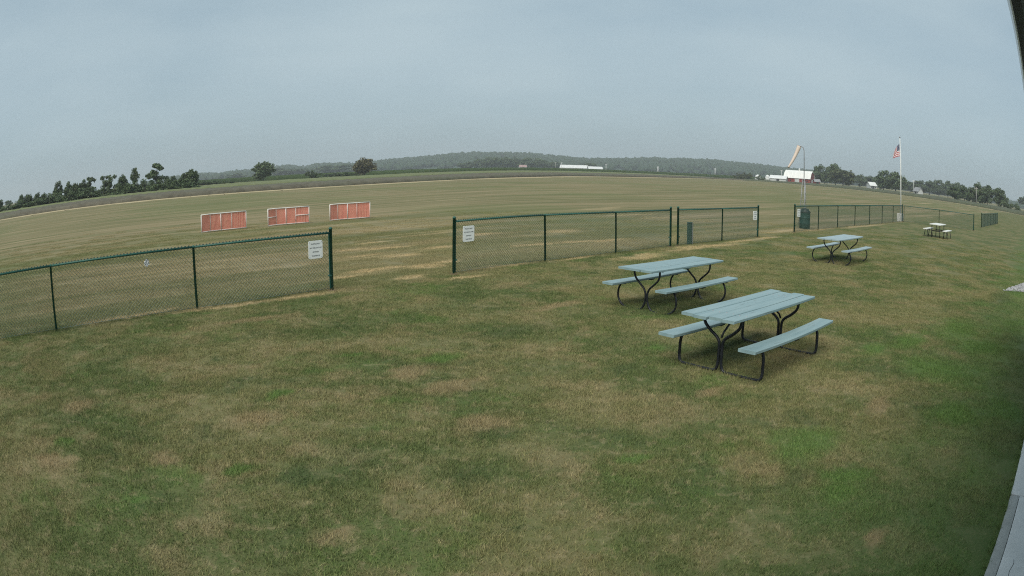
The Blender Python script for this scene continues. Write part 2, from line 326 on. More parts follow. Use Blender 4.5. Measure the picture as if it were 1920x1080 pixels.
# ------------------------------------------------------------------ ground
gm = MB(); _R = [0, 2, 4, 8, 16, 32, 64, 128, 256, 512, 1024, 2048, 4096, 9000]; _N = 64
gv = [(0, 0, 0)]; gf = []
for r_ in _R[1:]:
    for j in range(_N): a_ = 2*math.pi*j/_N; gv.append((r_*math.cos(a_), r_*math.sin(a_), 0))
for j in range(_N): gf.append((0, 1+j, 1+(j+1) % _N))
for i in range(len(_R)-2):
    for j in range(_N): a_ = 1+i*_N; gf.append((a_+j, a_+_N+j, a_+_N+(j+1) % _N, a_+(j+1) % _N))
gm.add(gv, gf); g_o = gm.obj('ground', M['turf']); g_o['kind'] = 'structure'

# short mown grass: one tile of blades, laid over the lawn by geometry nodes
def grass_tile():
    n = 2000; r = 0.44*np.sqrt(RNG.random(n)); a = RNG.random(n)*2*np.pi
    x, y = r*np.cos(a), r*np.sin(a); h = 0.014 + 0.028*RNG.random(n)**1.6; w = 0.0018 + 0.0020*RNG.random(n); b = RNG.random(n)*2*np.pi
    lean = h*(0.2 + 1.1*RNG.random(n)); la = RNG.random(n)*2*np.pi
    V = np.zeros((n, 3, 3)); V[:, 0] = np.stack([x - w*np.cos(b), y - w*np.sin(b), 0*x - 0.004], 1); V[:, 1] = np.stack([x + w*np.cos(b), y + w*np.sin(b), 0*x - 0.004], 1)
    V[:, 2] = np.stack([x + lean*np.cos(la), y + lean*np.sin(la), h], 1)
    return npmesh('grass', V.reshape(-1, 3), np.arange(3*n).reshape(-1, 3), M['blade'])
gr = link('grass', grass_tile(), None); gr['kind'] = 'stuff'; gr['label'] = 'short mown lawn grass, green and straw-coloured in patches'; gr['category'] = 'grass'
ng = bpy.data.node_groups.new('lay_grass', 'GeometryNodeTree'); t = NT(ng)
ng.interface.new_socket('Geometry', in_out='INPUT', socket_type='NodeSocketGeometry'); ng.interface.new_socket('Geometry', in_out='OUTPUT', socket_type='NodeSocketGeometry')
gi = t.new('NodeGroupInput'); go = t.new('NodeGroupOutput'); grid = t.new('GeometryNodeMeshGrid')
for k_, v_ in (('Size X', 72.0), ('Size Y', 40.0), ('Vertices X', 145), ('Vertices Y', 81)): grid.inputs[k_].default_value = v_
sp = t.new('GeometryNodeSetPosition'); rv = t.new('FunctionNodeRandomValue', data_type='FLOAT_VECTOR')
rv.inputs[0].default_value = (-0.2, 17.8, 0); rv.inputs[1].default_value = (0.2, 18.2, 0)
t.put(sp.inputs['Geometry'], grid.outputs['Mesh']); t.put(sp.inputs['Offset'], rv.outputs[0])
pos = t.new('GeometryNodeInputPosition'); dist = t.vec('LENGTH', pos.outputs[0]); side = t.vec('DOT_PRODUCT', pos.outputs[0], (math.cos(math.radians(49.3)), -math.sin(math.radians(49.3)), 0))
rk = t.new('FunctionNodeRandomValue', data_type='FLOAT'); rk.inputs[2].default_value = 16.0; rk.inputs[3].default_value = 40.0; rk.inputs['Seed'].default_value = 21
bad = t.math('MAXIMUM', t.math('GREATER_THAN', dist, rk.outputs[1]), t.math('GREATER_THAN', side, -0.06))
dg = t.new('GeometryNodeDeleteGeometry'); t.put(dg.inputs['Geometry'], sp.outputs[0]); t.put(dg.inputs['Selection'], bad)
iop = t.new('GeometryNodeInstanceOnPoints'); rr = t.new('FunctionNodeRandomValue', data_type='FLOAT_VECTOR'); rr.inputs[0].default_value = (0, 0, 0); rr.inputs[1].default_value = (0, 0, 6.283); rr.inputs['Seed'].default_value = 5
cs = t.new('ShaderNodeCombineXYZ'); cs.inputs[0].default_value = 1.0; cs.inputs[1].default_value = 1.0
rs = t.new('FunctionNodeRandomValue', data_type='FLOAT'); rs.inputs[2].default_value = 0.75; rs.inputs[3].default_value = 1.25; rs.inputs['Seed'].default_value = 9
t.put(cs.inputs[2], t.math('MULTIPLY', rs.outputs[1], t.rng(dist, 6.0, 36.0, 1.0, 0.35, False)))
t.put(iop.inputs['Points'], dg.outputs[0]); t.put(iop.inputs['Instance'], gi.outputs[0]); t.put(iop.inputs['Rotation'], rr.outputs[0]); t.put(iop.inputs['Scale'], cs.outputs[0])
t.put(go.inputs[0], iop.outputs[0])
md = gr.modifiers.new('lay_grass', 'NODES'); md.node_group = ng

# ------------------------------------------------------------------ crops and the far fields
def catmull(P, step=6.0):
    P = [Vector(p) for p in P]; out = []
    for i in range(len(P)-1):
        a, b, c, d = P[max(i-1, 0)], P[i], P[i+1], P[min(i+2, len(P)-1)]; n = max(2, int((c-b).length/step))
        for k in range(n):
            s = k/n; out.append(0.5*((2*b) + (c-a)*s + (2*a-5*b+4*c-d)*s*s + (3*b-a-3*c+d)*s**3))
    out.append(P[-1]); return out
def resample(P, n):
    P = np.array([(p[0], p[1]) for p in P]); L = np.r_[0, np.cumsum(np.hypot(*np.diff(P, axis=0).T))]
    s = np.linspace(0, L[-1], n); return np.stack([np.interp(s, L, P[:, 0]), np.interp(s, L, P[:, 1])], 1)
def crop(name, inner, outer, n, m, h, jit, mat, label, bank=0.6):
    A = resample(inner, n); B = resample(outer, n); N_ = np.stack([(B-A)[:, 0], (B-A)[:, 1]], 1); N_ /= np.linalg.norm(N_, axis=1)[:, None]
    rows = []
    def row(P, z, j):
        q = np.c_[P + RNG.normal(0, j*0.6, P.shape), z + RNG.normal(0, j, len(P))*0.8]; return q
    rows.append(np.c_[A, np.full(n, -0.02)]); rows.append(row(A + N_*0.05, h*0.45 + 0*A[:, 0], jit*0.6))
    for k in range(m+1):
        s = (k/m)**1.5; P = A*(1-s) + B*s + N_*bank*(1-s)
        z = h*(0.92 + 0.16*vnoise(P[:, 0]/7, P[:, 1]/7, 3)); rows.append(row(P, z, jit))
    rows.append(np.c_[B + N_*0.3, np.full(n, -0.02)])
    V = np.concatenate(rows); K = len(rows); i = np.arange(K-1)[:, None]*n + np.arange(n-1)[None]; i = i.ravel()
    o = link(name, npmesh(name, V, np.stack([i, i+1, i+n+1, i+n], 1), mat), None); o['kind'] = 'stuff'; o['label'] = label; o['category'] = 'crop'; return o
def crop_mat(name, c1, c2, c3):
    m, t, b = base_mat(name, 0.9, 0.08); g = t.new('ShaderNodeNewGeometry'); P = g.outputs['Position']
    col = t.mix(t.rng(t.noise(P, 0.8, 4, 0.7), 0.35, 0.65), c1, c2); col = t.mix(t.rng(t.noise(P, 0.05, 3, 0.6), 0.45, 0.65, 0, 0.7), col, c3)
    t.put(b.inputs['Base Color'], col); return m
M['crop_grey'] = crop_mat('grey_brown_beans', (0.095, 0.088, 0.066), (0.140, 0.130, 0.098), (0.110, 0.118, 0.080))
M['crop_green'] = crop_mat('pale_green_beans', (0.125, 0.150, 0.070), (0.170, 0.190, 0.095), (0.150, 0.155, 0.085))
M['crop_right'] = crop_mat('dull_green_beans', (0.075, 0.088, 0.055), (0.105, 0.116, 0.074), (0.090, 0.095, 0.070))
M['corn'] = crop_mat('dark_corn', (0.034, 0.056, 0.020), (0.056, 0.082, 0.030), (0.045, 0.070, 0.026))
M['margin'] = crop_mat('dry_margin_grass', (0.36, 0.30, 0.18), (0.44, 0.37, 0.23), (0.30, 0.25, 0.15))
edge = [(-210, 30), (-140, 55), (-84, 78), (-54, 92), (-31, 114), (-13, 137), (2, 165), (17, 202), (44, 248), (94, 330), (125, 352)]
edge_r = [(125, 352), (136, 330), (143, 260), (147, 200), (150, 150), (156, 110), (170, 60)]
EL = catmull(edge); ER = catmull(edge_r)
def offset(P, d):
    P = np.array([(p[0], p[1]) for p in P]); T = np.gradient(P, axis=0); T /= np.linalg.norm(T, axis=1)[:, None]
    return P + np.stack([-T[:, 1], T[:, 0]], 1)*d
crop('bean_field', EL, offset(EL, 30), 900, 34, 0.62, 0.07, M['crop_grey'], 'grey-brown strip of low bean crop bordering the mown flying field')
crop('pale_bean_field', offset(EL, 31), offset(EL, 85), 700, 26, 0.80, 0.07, M['crop_green'], 'pale green strip of bean crop behind the grey-brown strip')
crop('dull_green_bean_field', ER, offset(ER, 75), 700, 40, 0.72, 0.08, M['crop_right'], 'dull green bean crop in front of the barn and the farm trees')
cl = []
for px_, d_ in ((330, 300), (440, 330), (700, 330), (840, 340), (960, 365), (1100, 410), (1240, 460), (1310, 500), (1400, 540), (1430, 560)):
    a_, _ = azel(px_, 318); cl.append((d_*math.sin(a_), d_*math.cos(a_)))
CLN = catmull(cl, 8)
crop('corn_field', CLN, offset(CLN, 140), 900, 20, 1.95, 0.16, M['corn'], 'dark green standing corn in a long strip below the wooded ridge')
# dry straw-coloured margin between the mown field and the beans
def margin(name, P, w, label):
    A = offset(P, 0.4); B = offset(P, -w); n = 500; A = resample(A, n); B = resample(B, n); B += (np.random.default_rng(3).normal(0, 0.5, (n, 2)))
    V = np.r_[np.c_[A, np.full(n, 0.006)], np.c_[B, np.full(n, 0.006)]]; i = np.arange(n-1)
    o = link(name, npmesh(name, V, np.stack([i+n, i+n+1, i+1, i], 1), M['margin']), None); o['kind'] = 'structure'
margin('field_margin', EL, 6.0, ''); margin('field_margin', ER, 5.0, '')

# ------------------------------------------------------------------ wooded ridge
ridge_px = [(300,334),(372,325),(410,324),(440,319),(470,317),(510,310),(540,308),(570,311),(590,305),(640,304),(660,305),(705,300),(740,296),(780,294),(830,289),(870,286),(900,285),(950,286),(1000,288),
            (1050,292),(1090,296),(1150,296),(1200,294),(1250,295),(1300,296),(1350,299),(1400,304),(1450,310),(1500,316),(1560,324),(1620,332),(1700,342),(1800,360),(1900,378),(1960,386)]
RA = []; RZ = []
for px_, py_ in ridge_px:
    a_, e_ = azel(px_, py_); RA.append(a_); RZ.append(e_)
RD = 1750.0
def ridge_h(az, d):
    top = np.maximum(np.interp(az, RA, RZ, left=0.002, right=0.002)*RD + H - 11.0, 0.5)
    s = np.clip((d - 1150)/(RD - 1150), 0, 1); s = s*s*(3-2*s); b = np.clip((d - RD)/700, 0, 1); b = 1 - b*b*(3-2*b)
    return top*s*b - 0.3
az_ = np.linspace(RA[0]-0.06, RA[-1]+0.15, 170); dd_ = np.linspace(1100, 2450, 22)
A_, D_ = np.meshgrid(az_, dd_); V = np.stack([D_*np.sin(A_), D_*np.cos(A_), ridge_h(A_, D_)], -1).reshape(-1, 3); n_ = len(az_)
i = (np.arange(len(dd_)-1)[:, None]*n_ + np.arange(n_-1)[None]).ravel()
hill = link('hills', npmesh('hills', V, np.stack([i, i+1, i+n_+1, i+n_], 1), M['forest'], True), None); hill['kind'] = 'structure'
def crown_blob():
    import bmesh
    bm = bmesh.new(); bmesh.ops.create_icosphere(bm, subdivisions=2, radius=1.0)
    v = np.array([x.co[:] for x in bm.verts]); f = np.array([[x.index for x in q.verts] for q in bm.faces]); bm.free(); return v, f
bv, bf = crown_blob(); FV = []; FF = []; off = 0; cnt = 4200
ca = RNG.uniform(RA[0]-0.02, RA[-1]+0.03, cnt); cd = 1180 + 640*RNG.random(cnt)**0.65
for k in range(cnt):
    z = float(ridge_h(ca[k], cd[k])); hgt = RNG.uniform(8.5, 12.5); wd = RNG.uniform(4.0, 7.5)
    if z < 0.6: hgt *= 0.8
    jit = 1 + RNG.normal(0, 0.17, (len(bv), 1)); v = bv*jit*np.array([wd, wd, hgt*0.55]); FV.append(v + [cd[k]*math.sin(ca[k]), cd[k]*math.cos(ca[k]), z + hgt*0.48]); FF.append(bf + off); off += len(bv)
fo = link('ridge_forest', npmesh('ridge_forest', np.concatenate(FV), np.concatenate(FF), M['forest']), None)
fo['kind'] = 'stuff'; fo['label'] = 'hazy blue-green forest covering the long far ridge'; fo['category'] = 'forest'

# ------------------------------------------------------------------ trees
def leaf_cloud(centers, radii, counts, size, seed):
    r = np.random.default_rng(seed); V = []
    for c, rad, n in zip(centers, radii, counts):
        p = r.normal(0, 1, (n, 3)); p /= np.linalg.norm(p, axis=1)[:, None]; p *= (r.random((n, 1))**0.45)
        p = p*rad + c; u = r.normal(0, 1, (n, 3)); u /= np.linalg.norm(u, axis=1)[:, None]
        w = np.cross(u, r.normal(0, 1, (n, 3))); w /= np.linalg.norm(w, axis=1)[:, None]; s = size*(0.6 + 0.8*r.random((n, 1)))
        V.append(np.stack([p - u*s, p + w*s*0.6, p + u*s, p - w*s*0.6], 1))
    return np.concatenate(V).reshape(-1, 3)
def tree_kind(kind, seed):
    """crown and trunk for a tree one unit high and one unit wide"""
    r = np.random.default_rng(seed); cs = []; rd = []
    if kind == 'round':
        for _ in range(26):
            p = r.normal(0, 1, 3); p /= np.linalg.norm(p); p *= r.random()**0.4; cs.append(np.array([p[0]*0.36, p[1]*0.36, 0.56 + p[2]*0.32])); q = r.uniform(0.09, 0.16); rd.append(np.array([q, q, q*0.9]))
    elif kind == 'full':
        for _ in range(38):
            p = r.normal(0, 1, 3); p /= np.linalg.norm(p); p *= r.random()**0.4; cs.append(np.array([p[0]*0.36*(1 - 0.25*max(p[2], 0)), p[1]*0.36*(1 - 0.25*max(p[2], 0)), 0.49 + p[2]*0.39])); q = r.uniform(0.09, 0.16); rd.append(np.array([q, q, q*0.9]))
    elif kind == 'open':
        for _ in range(22):
            a = r.uniform(0, 6.283); q = 0.36*r.random()**0.6; cs.append(np.array([q*math.cos(a), q*math.sin(a), r.uniform(0.45, 0.93) - 0.35*q])); s = r.uniform(0.070, 0.115); rd.append(np.array([s*1.25, s*1.25, s*0.8]))
    elif kind == 'tall':
        for _ in range(20):
            z = r.uniform(0.2, 0.93); q = 0.36*(1 - abs(z-0.45)*1.35)*r.random()**0.5; a = r.uniform(0, 6.283); cs.append(np.array([q*math.cos(a), q*math.sin(a), z])); s = r.uniform(0.07, 0.13); rd.append(np.array([s*1.5, s*1.5, s]))
    else:                                                      # bush: foliage down to the ground
        for _ in range(20):
            a = r.uniform(0, 6.283); q = 0.40*r.random()**0.5; cs.append(np.array([q*math.cos(a), q*math.sin(a), r.uniform(0.12, 0.82 - 0.7*q)])); s = r.uniform(0.10, 0.18); rd.append(np.array([s, s, s]))
    n = 95 if kind != 'open' else 80
    V = leaf_cloud(cs, rd, [n]*len(cs), 0.034, seed + 50); V[:, 2] = np.maximum(V[:, 2], 0.01)
    crown = npmesh('crown', V, np.arange(len(V)).reshape(-1, 4), None)
    tb = MB(); h0 = {'round': .30, 'open': .42, 'full': .2, 'tall': .2, 'bush': .12}[kind]
    tb.tube([(0, 0, -0.01), (0.012, 0, h0*0.5), (0.0, 0.015, h0), (0.01, 0.01, 0.72 if kind != 'bush' else 0.4)], 0.036, 7, True, 0.010)
    for c in cs[:14]:
        tb.tube([(0.0, 0.01, h0*0.9), (c[0]*0.45, c[1]*0.45, h0 + (c[2]-h0)*0.55), tuple(c)], 0.014, 5, True, 0.004)
    return crown, tb.mesh('trunk', True)
KINDS = {}
for kd, sds in (('round', (1, 2, 3, 4, 5)), ('full', (41, 42, 43, 44, 45)), ('open', (11, 12, 13)), ('tall', (21, 22, 23)), ('bush', (31, 32, 33))):
    KINDS[kd] = [tree_kind(kd, s_) for s_ in sds]
_mcache = {}
def with_mat(me, key):
    k = (me.name, key)
    if k not in _mcache:
        c = me.copy(); c.materials.clear(); c.materials.append(M[key]); _mcache[k] = c
    return _mcache[k]
_tn = [0]
def tree(name, px0, px1, ytop, dist, kind, label, group=None, leaf='leaf', wide=1.15):
    _tn[0] += 1; i = _tn[0]
    pc = (px0 + px1)/2; a, e = azel(pc, ytop); a0, _ = azel(px0, ytop); a1, _ = azel(px1, ytop)
    h = H + math.tan(e)*dist; w = (a1 - a0)*dist*wide
    o = empty(name, (dist*math.sin(a), dist*math.cos(a), 0), i*2.399)
    cr, tr = KINDS[kind][i % len(KINDS[kind])]
    link('crown', with_mat(cr, leaf), None, o, scale=(w*1.22, w*1.22, h*1.03)); link('trunk', with_mat(tr, 'bark'), None, o, scale=(max(w*0.8, h*0.5), max(w*0.8, h*0.5), h))
    tag(o, label, 'bush' if kind == 'bush' else 'tree', group); return o
def row_dist(px, off=262.0):                                    # the hedgerow runs along the far edge of the beans
    a, _ = azel(px, 340); return off*0.78/(math.cos(a) - math.sin(a)*0.78)*1.0
HG = 'hedgerow trees beyond the bean field'; HB = 'bushes under the hedgerow'
LB_T = 'leafy dark green tree in the hedgerow behind the bean field'; LB_B = 'low dark bush filling the foot of the hedgerow behind the bean field'
for (a, b, y, k, lb) in ((-14, 9, 374, 'full', 'dark rounded tree at the outer end of the hedgerow beside the pale hazy tree'),
        (35, 49, 362.5, 'full', 'dark domed tree of a touching pair low in the hedgerow'), (47, 62, 361, 'full', 'dark domed tree of a touching pair low in the hedgerow'),
        (63, 79, 359.5, 'full', 'rounded hedgerow tree next to the touching pair of domed trees'), (76, 91, 361, 'full', 'slim low hedgerow tree where the row dips before the tall group'),
        (101, 121, 338, 'full', 'leafy tree of the tall dense group before the gappy hedgerow tree'), (123, 139, 337.5, 'full', 'leafy tree of the tall dense group before the gappy hedgerow tree'),
        (136, 152, 340, 'full', 'leafy tree of the tall dense group before the gappy hedgerow tree'), (147, 164, 339, 'full', 'leafy tree of the tall dense group before the gappy hedgerow tree'),
        (219, 243, 326.5, 'full', 'broad leafy hedgerow tree between the thin ragged tree and the narrow pointed tree'), (319, 333, 328, 'full', 'little slim tree between the tallest hedgerow tree and the end pair'),
        (335, 353, 322, 'full', 'slim tree of the pair at the scrub end of the hedgerow'), (346, 373, 313.5, 'full', 'bushier taller tree of the pair at the scrub end of the hedgerow')):
    tree('hedgerow_tree', a, b, y, row_dist((a+b)/2), k, lb, HG)
for (a, b, y) in ((8, 36, 377), (24, 60, 371), (52, 84, 368), (78, 108, 358), (92, 124, 357), (106, 142, 350), (128, 166, 349), (152, 190, 347), (182, 218, 348), (206, 238, 340), (230, 264, 336), (256, 290, 330), (282, 318, 333), (300, 324, 329), (314, 346, 333), (336, 374, 330)):
    tree('bush', a, b, y, row_dist((a+b)/2, 255), 'bush', LB_B, HB, wide=1.3)
tree('hedgerow_tree', 157, 183, 329.5, row_dist(170), 'open', 'gappy hedgerow tree with sky showing round its leaning bare trunk', HG)
tree('hedgerow_tree', 192, 218, 323.5, row_dist(205), 'open', 'thin hedgerow tree with ragged separate leaf clumps and a side branch', HG)
tree('hedgerow_tree', 244, 264, 317, row_dist(254), 'tall', 'narrow pointed dark tree standing up out of the hedgerow', HG)
tree('hedgerow_tree', 277, 314, 302.5, row_dist(296), 'open', 'tallest hedgerow tree, broad spreading crown on a forked bare trunk', HG)
tree('far_tree', 9, 25, 373, 420, 'round', 'pale hazy tree showing far behind the hedgerow bushes')
for (a, b, y) in ((368, 396, 335), (390, 420, 336), (412, 436, 338)):
    tree('bush', a, b, y, 240, 'bush', 'low scrub bush trailing off from the end of the hedgerow', 'scrub at the hedgerow end', wide=1.3)
tree('lone_tree', 472, 512, 299, 285, 'full', 'round-crowned dark green tree standing alone beyond the bean strips')
tree('bush', 573, 593, 314.5, 290, 'bush', 'pointed green bush at the end of the scrub beside the browned tree')
for (a, b, y) in ((585, 615, 321.5), (606, 636, 321), (628, 656, 319.5), (648, 672, 321)):
    tree('bush', a, b, y, 292, 'bush', 'low scrub bush between the pointed bush and the browned tree', 'scrub by the browned tree', wide=1.3)
tree('browned_tree', 661, 704, 292.5, 292, 'full', 'brownish broad-crowned tree at the end of the low scrub', None, 'leaf_brown', 1.1)
for (a, b, y) in ((888, 908, 297), (902, 926, 294), (920, 944, 294), (938, 960, 293), (954, 977, 295), (978, 1000, 295), (994, 1016, 296), (1010, 1032, 299), (1095, 1120, 304), (860, 890, 303), (1030, 1050, 303)):
    tree('grove_tree', a, b, y, 900, 'full', 'dark tree of the grove near the long white sheds below the ridge', 'grove near the white sheds', wide=1.3)
for (a, b, y) in ((425, 455, 323), (505, 540, 312), (535, 575, 314), (590, 625, 307), (620, 660, 306)):
    tree('far_tree', a, b, y, 1000, 'full', 'hazy grey-green tree far behind the scrub and the round-crowned tree', 'hazy trees far behind the scrub', wide=1.3)
LF = 'olive tree beside the small white shed near the barn'
for (a, b, y) in ((1378, 1394, 321), (1390, 1403, 319.5), (1400, 1413, 320.5)):
    tree('farm_tree', a, b, y, 500, 'bush', LF, 'olive trees near the barn', 'leaf_olive')
tree('farm_tree', 1420, 1434, 325, 500, 'bush', 'dark bush between the domed silo roof and the white shed')
for (a, b, y) in ((1524, 1548, 306.5), (1540, 1562, 310)):
    tree('farm_tree', a, b, y, 515, 'full', 'dark broad tree right behind the gable end of the red barn', 'trees behind the barn')
tree('farm_tree', 1552, 1582, 304, 505, 'full', 'tallest dark tree of the clump beside the red barn')
tree('farm_tree', 1558, 1602, 315, 480, 'full', 'big green dome-shaped tree leafy to the ground beside the barn clump', None, 'leaf_olive')
for (a, b, y) in ((1599, 1622, 325.5), (1614, 1642, 329)):
    tree('farm_tree', a, b, y, 640, 'full', 'hazy tree behind the white farmhouse', 'hazy trees behind the farmhouse')
tree('farm_tree', 1638, 1672, 318, 420, 'full', 'broad dark oval tree next to the white farmhouse'); tree('farm_tree', 1658, 1697, 320, 415, 'full', 'dark tree joined to the oval tree, behind the flagpole')
for (a, b, y) in ((1692, 1716, 339), (1708, 1734, 337), (1728, 1752, 338), (1746, 1770, 336.5), (1764, 1786, 337), (1782, 1806, 340)):
    tree('far_tree', a, b, y, 620, 'full', 'hazy blue tree of the wood behind the grey-roofed house', 'hazy wood behind the grey-roofed house', wide=1.35)
for (a, b, y) in ((1776, 1800, 348), (1794, 1818, 347.5), (1812, 1834, 350), (1838, 1862, 344.5), (1858, 1884, 348.5), (1822, 1846, 341)):
    tree('farm_tree', a, b, y, 330, 'full', 'dark green tree of the thick clump at the end of the bean crop', 'thick clump at the crop end', wide=1.25)
for (a, b, y) in ((1880, 1898, 366), (1902, 1914, 378)):
    tree('bush', a, b, y, 320, 'bush', 'small dark bush past the end of the thick tree clump', 'small bushes past the clump')
tree('far_tree', 1908, 1940, 365, 600, 'round', 'hazy tree far past the thick clump at the crop end')

# ------------------------------------------------------------------ farm buildings
def bld_at(px, dist): a, _ = azel(px, 330); return (dist*math.sin(a), dist*math.cos(a), 0), -a
def barn():
    loc, rz = bld_at(1500, 430); o = empty('barn', loc, rz - math.radians(20)); L, W, hw, hk, ht = 18.0, 9.0, 3.6, 6.4, 7.9
    MB().prism([(-W/2, 0), (W/2, 0), (W/2, hw), (W*0.31, hk), (0, ht), (-W*0.31, hk), (-W/2, hw)], -L/2, L/2).obj('wall', M['barn_red'], o)
    r = MB(); pr = [(-W/2-0.5, hw-0.45), (-W*0.31-0.1, hk+0.1), (0, ht+0.15), (W*0.31+0.1, hk+0.1), (W/2+0.5, hw-0.45)]; inn = [(y*0.985, z-0.14) for y, z in pr]
    r.prism(pr + inn[::-1], -L/2-0.5, L/2+0.5); rf = r.obj('roof', M['barn_roof'], o)
    MB().lathe([(0.45, 0), (0.45, 0.9), (0.6, 1.0), (0.1, 1.5)], 10, (0, 0, ht)).obj('ventilator', M['barn_roof'], rf)
    MB().box((-1.6, -W/2-0.08, 0), (1.6, -W/2-0.005, 2.9)).obj('door', M['house_white'], o)
    for x in (-7, -4.5, 4.5, 7): MB().box((x-0.5, -W/2-0.06, 1.2), (x+0.5, -W/2-0.005, 2.1)).obj('window', M['door_dark'], o)
    MB().box((L/2+0.005, -1.3, 0), (L/2+0.08, 1.3, 2.9)).obj('door', M['house_white'], o)
    MB().box((L/2+0.005, -0.6, 4.2), (L/2+0.07, 0.6, 5.4)).obj('window', M['door_dark'], o)
    tag(o, 'red barn with a white gambrel roof in front of tall dark trees', 'barn')
barn()
def gable(name, px, dist, rot, L, W, hw, ht, wall, roof, label, cat, door=True, win=0):
    loc, rz = bld_at(px, dist); o = empty(name, loc, rz + rot)
    MB().prism([(-W/2, 0), (W/2, 0), (W/2, hw), (0, ht), (-W/2, hw)], -L/2, L/2).obj('wall', M[wall], o)
    s = (ht-hw)/(W/2); e = 0.4; r = MB().prism([(-W/2-e, hw-e*s+0.05), (0, ht+0.08), (W/2+e, hw-e*s+0.05), (W/2+e, hw-e*s+0.22), (0, ht+0.26), (-W/2-e, hw-e*s+0.22)], -L/2-0.4, L/2+0.4); r.obj('roof', M[roof], o)
    if door: MB().box((-0.9, -W/2-0.07, 0), (0.9, -W/2-0.005, min(2.3, hw-0.2))).obj('door', M['door_dark'], o)
    for k in range(win):
        x = -L/2 + L*(k+0.5)/win
        if abs(x) > 1.6: f_ = MB().box((x-0.55, -W/2-0.06, 1.0), (x+0.55, -W/2-0.005, 2.1)).obj('window', M['white'], o); MB().box((x-0.45, -W/2-0.09, 1.1), (x+0.45, -W/2-0.062, 2.0)).obj('pane', M['door_dark'], f_)
    tag(o, label, cat); return o
gable('machine_shed', 1462, 425, math.radians(-10), 10.5, 7.5, 2.2, 3.9, 'house_white', 'roof_white', 'low white-roofed shed against the end of the red barn', 'shed')
gable('milk_house', 1532, 418, math.radians(20), 3.6, 3.0, 2.0, 3.2, 'barn_red', 'roof_grey', 'tiny red outbuilding beside the gable end of the barn', 'outbuilding')
gable('farmhouse', 1633, 410, math.radians(35), 5.2, 4.2, 2.6, 4.3, 'house_white', 'roof_white', 'small white farmhouse with a bright roof beside the oval tree', 'house', True, 3)
gable('grey_roofed_house', 1719, 400, math.radians(-50), 5.5, 4.4, 2.2, 4.2, 'house_white', 'roof_grey', 'grey-roofed house half hidden by the bean crop and hazy wood', 'house', True, 3)
gable('long_shed', 1076, 800, math.radians(-8), 31, 13, 3.0, 6.2, 'house_white', 'roof_white', 'long white-roofed shed below the ridge, the larger of the pair', 'shed', True, 5)
gable('long_shed', 1113, 815, math.radians(6), 20, 12, 2.6, 5.2, 'house_white', 'roof_white', 'shorter white-roofed shed at the end of the long white shed', 'shed', True, 4)
gable('red_roofed_hut', 980, 800, math.radians(10), 8, 7, 3.0, 5.2, 'house_white', 'faded_red', 'tiny building with a reddish roof in front of the grove', 'hut', True, 0)
def silo(px, dist, r, h, label):
    loc, rz = bld_at(px, dist); o = empty('silo', loc, rz); MB().lathe([(r, 0), (r, h)], 18).obj('wall', M['silo'], o, True)
    MB().lathe([(r*1.03, h), (r*0.95, h+r*0.35), (r*0.7, h+r*0.7), (r*0.3, h+r*0.92), (0.05, h+r)], 18).obj('dome', M['roof_white'], o, True); tag(o, label, 'silo')
silo(1423, 520, 2.3, 1.9, 'squat pale silo with a domed white roof among the farm bushes'); silo(1441, 520, 1.8, 2.6, 'small pale silo between the farm bush and the white shed')
def utility_pole(px, ytop, dist, label, group=None, r=0.16, mat='wood_pole'):
    a, e = azel(px, ytop); h = H + math.tan(e)*dist; o = empty('utility_pole', (dist*math.sin(a), dist*math.cos(a), 0), -a)
    MB().tube([(0, 0, -0.1), (0, 0, h)], r*1.2, 8, True, r).obj('pole', M[mat], o, True); MB().box((-1.1, -0.08, h-0.75), (1.1, 0.08, h-0.55)).obj('crossarm', M[mat], o)
    for x in (-0.95, 0.55, 0.95): MB().lathe([(0.06, 0), (0.08, 0.1), (0.04, 0.2)], 6, (x, 0, h-0.55)).obj('insulator', M[mat], o)
    tag(o, label, 'utility pole', group)
utility_pole(1136.5, 307, 700, 'pale utility pole just past the shorter white shed', None, 0.24, 'silo'); utility_pole(1235, 311, 640, 'stout pale utility pole standing over the corn below the ridge', None, 0.40, 'silo')
utility_pole(1343, 314, 560, 'pale utility pole between the corn and the olive trees', None, 0.26, 'silo'); utility_pole(1467, 318, 520, 'thin pale utility pole behind the white-roofed shed', None, 0.14, 'silo')
utility_pole(1711, 338, 400, 'utility pole at the wall of the grey-roofed house', None, 0.15, 'silo'); utility_pole(1828.5, 351, 300, 'weathered utility pole in front of the thick tree clump', None, 0.16)
utility_pole(1041, 305, 760, 'utility pole in front of the grove by the long white shed', None, 0.2); utility_pole(1053, 305, 770, 'utility pole close to the gable of the long white shed', None, 0.18, 'silo')

# ------------------------------------------------------------------ chain-link fences
RAIL = 1.185
def bay_mesh():
    L, z0, z1, g = 3.05, 0.045, 1.20, 0.0718; m = MB(); w = 0.0030; hh = z1 - z0
    k = -int(hh/g) - 1
    xs = np.arange(-hh - g, L + g, g)
    for s, y in ((1, 0.004), (-1, -0.004)):
        for x in xs:
            a, b = (x, z0), (x + hh, z1)
            t0 = max(0.0, -x/hh); t1 = min(1.0, (L - x)/hh)
            if t1 - t0 < 0.01: continue
            p = (x + hh*t0, z0 + hh*t0); q = (x + hh*t1, z0 + hh*t1)
            if s < 0: p = (L - p[0], p[1]); q = (L - q[0], q[1])
            m.tube([(p[0], y, p[1]), (q[0], y, q[1])], w, 3, False)
    for x in np.arange(g/2, L, g):                              # knuckled wire ends over the rail
        m.box((x-0.014, -0.010, z1-0.012), (x+0.014, 0.010, z1+0.022))
    return m.mesh('chain_link')
BAY = bay_mesh(); BAY.materials.append(M['wire'])
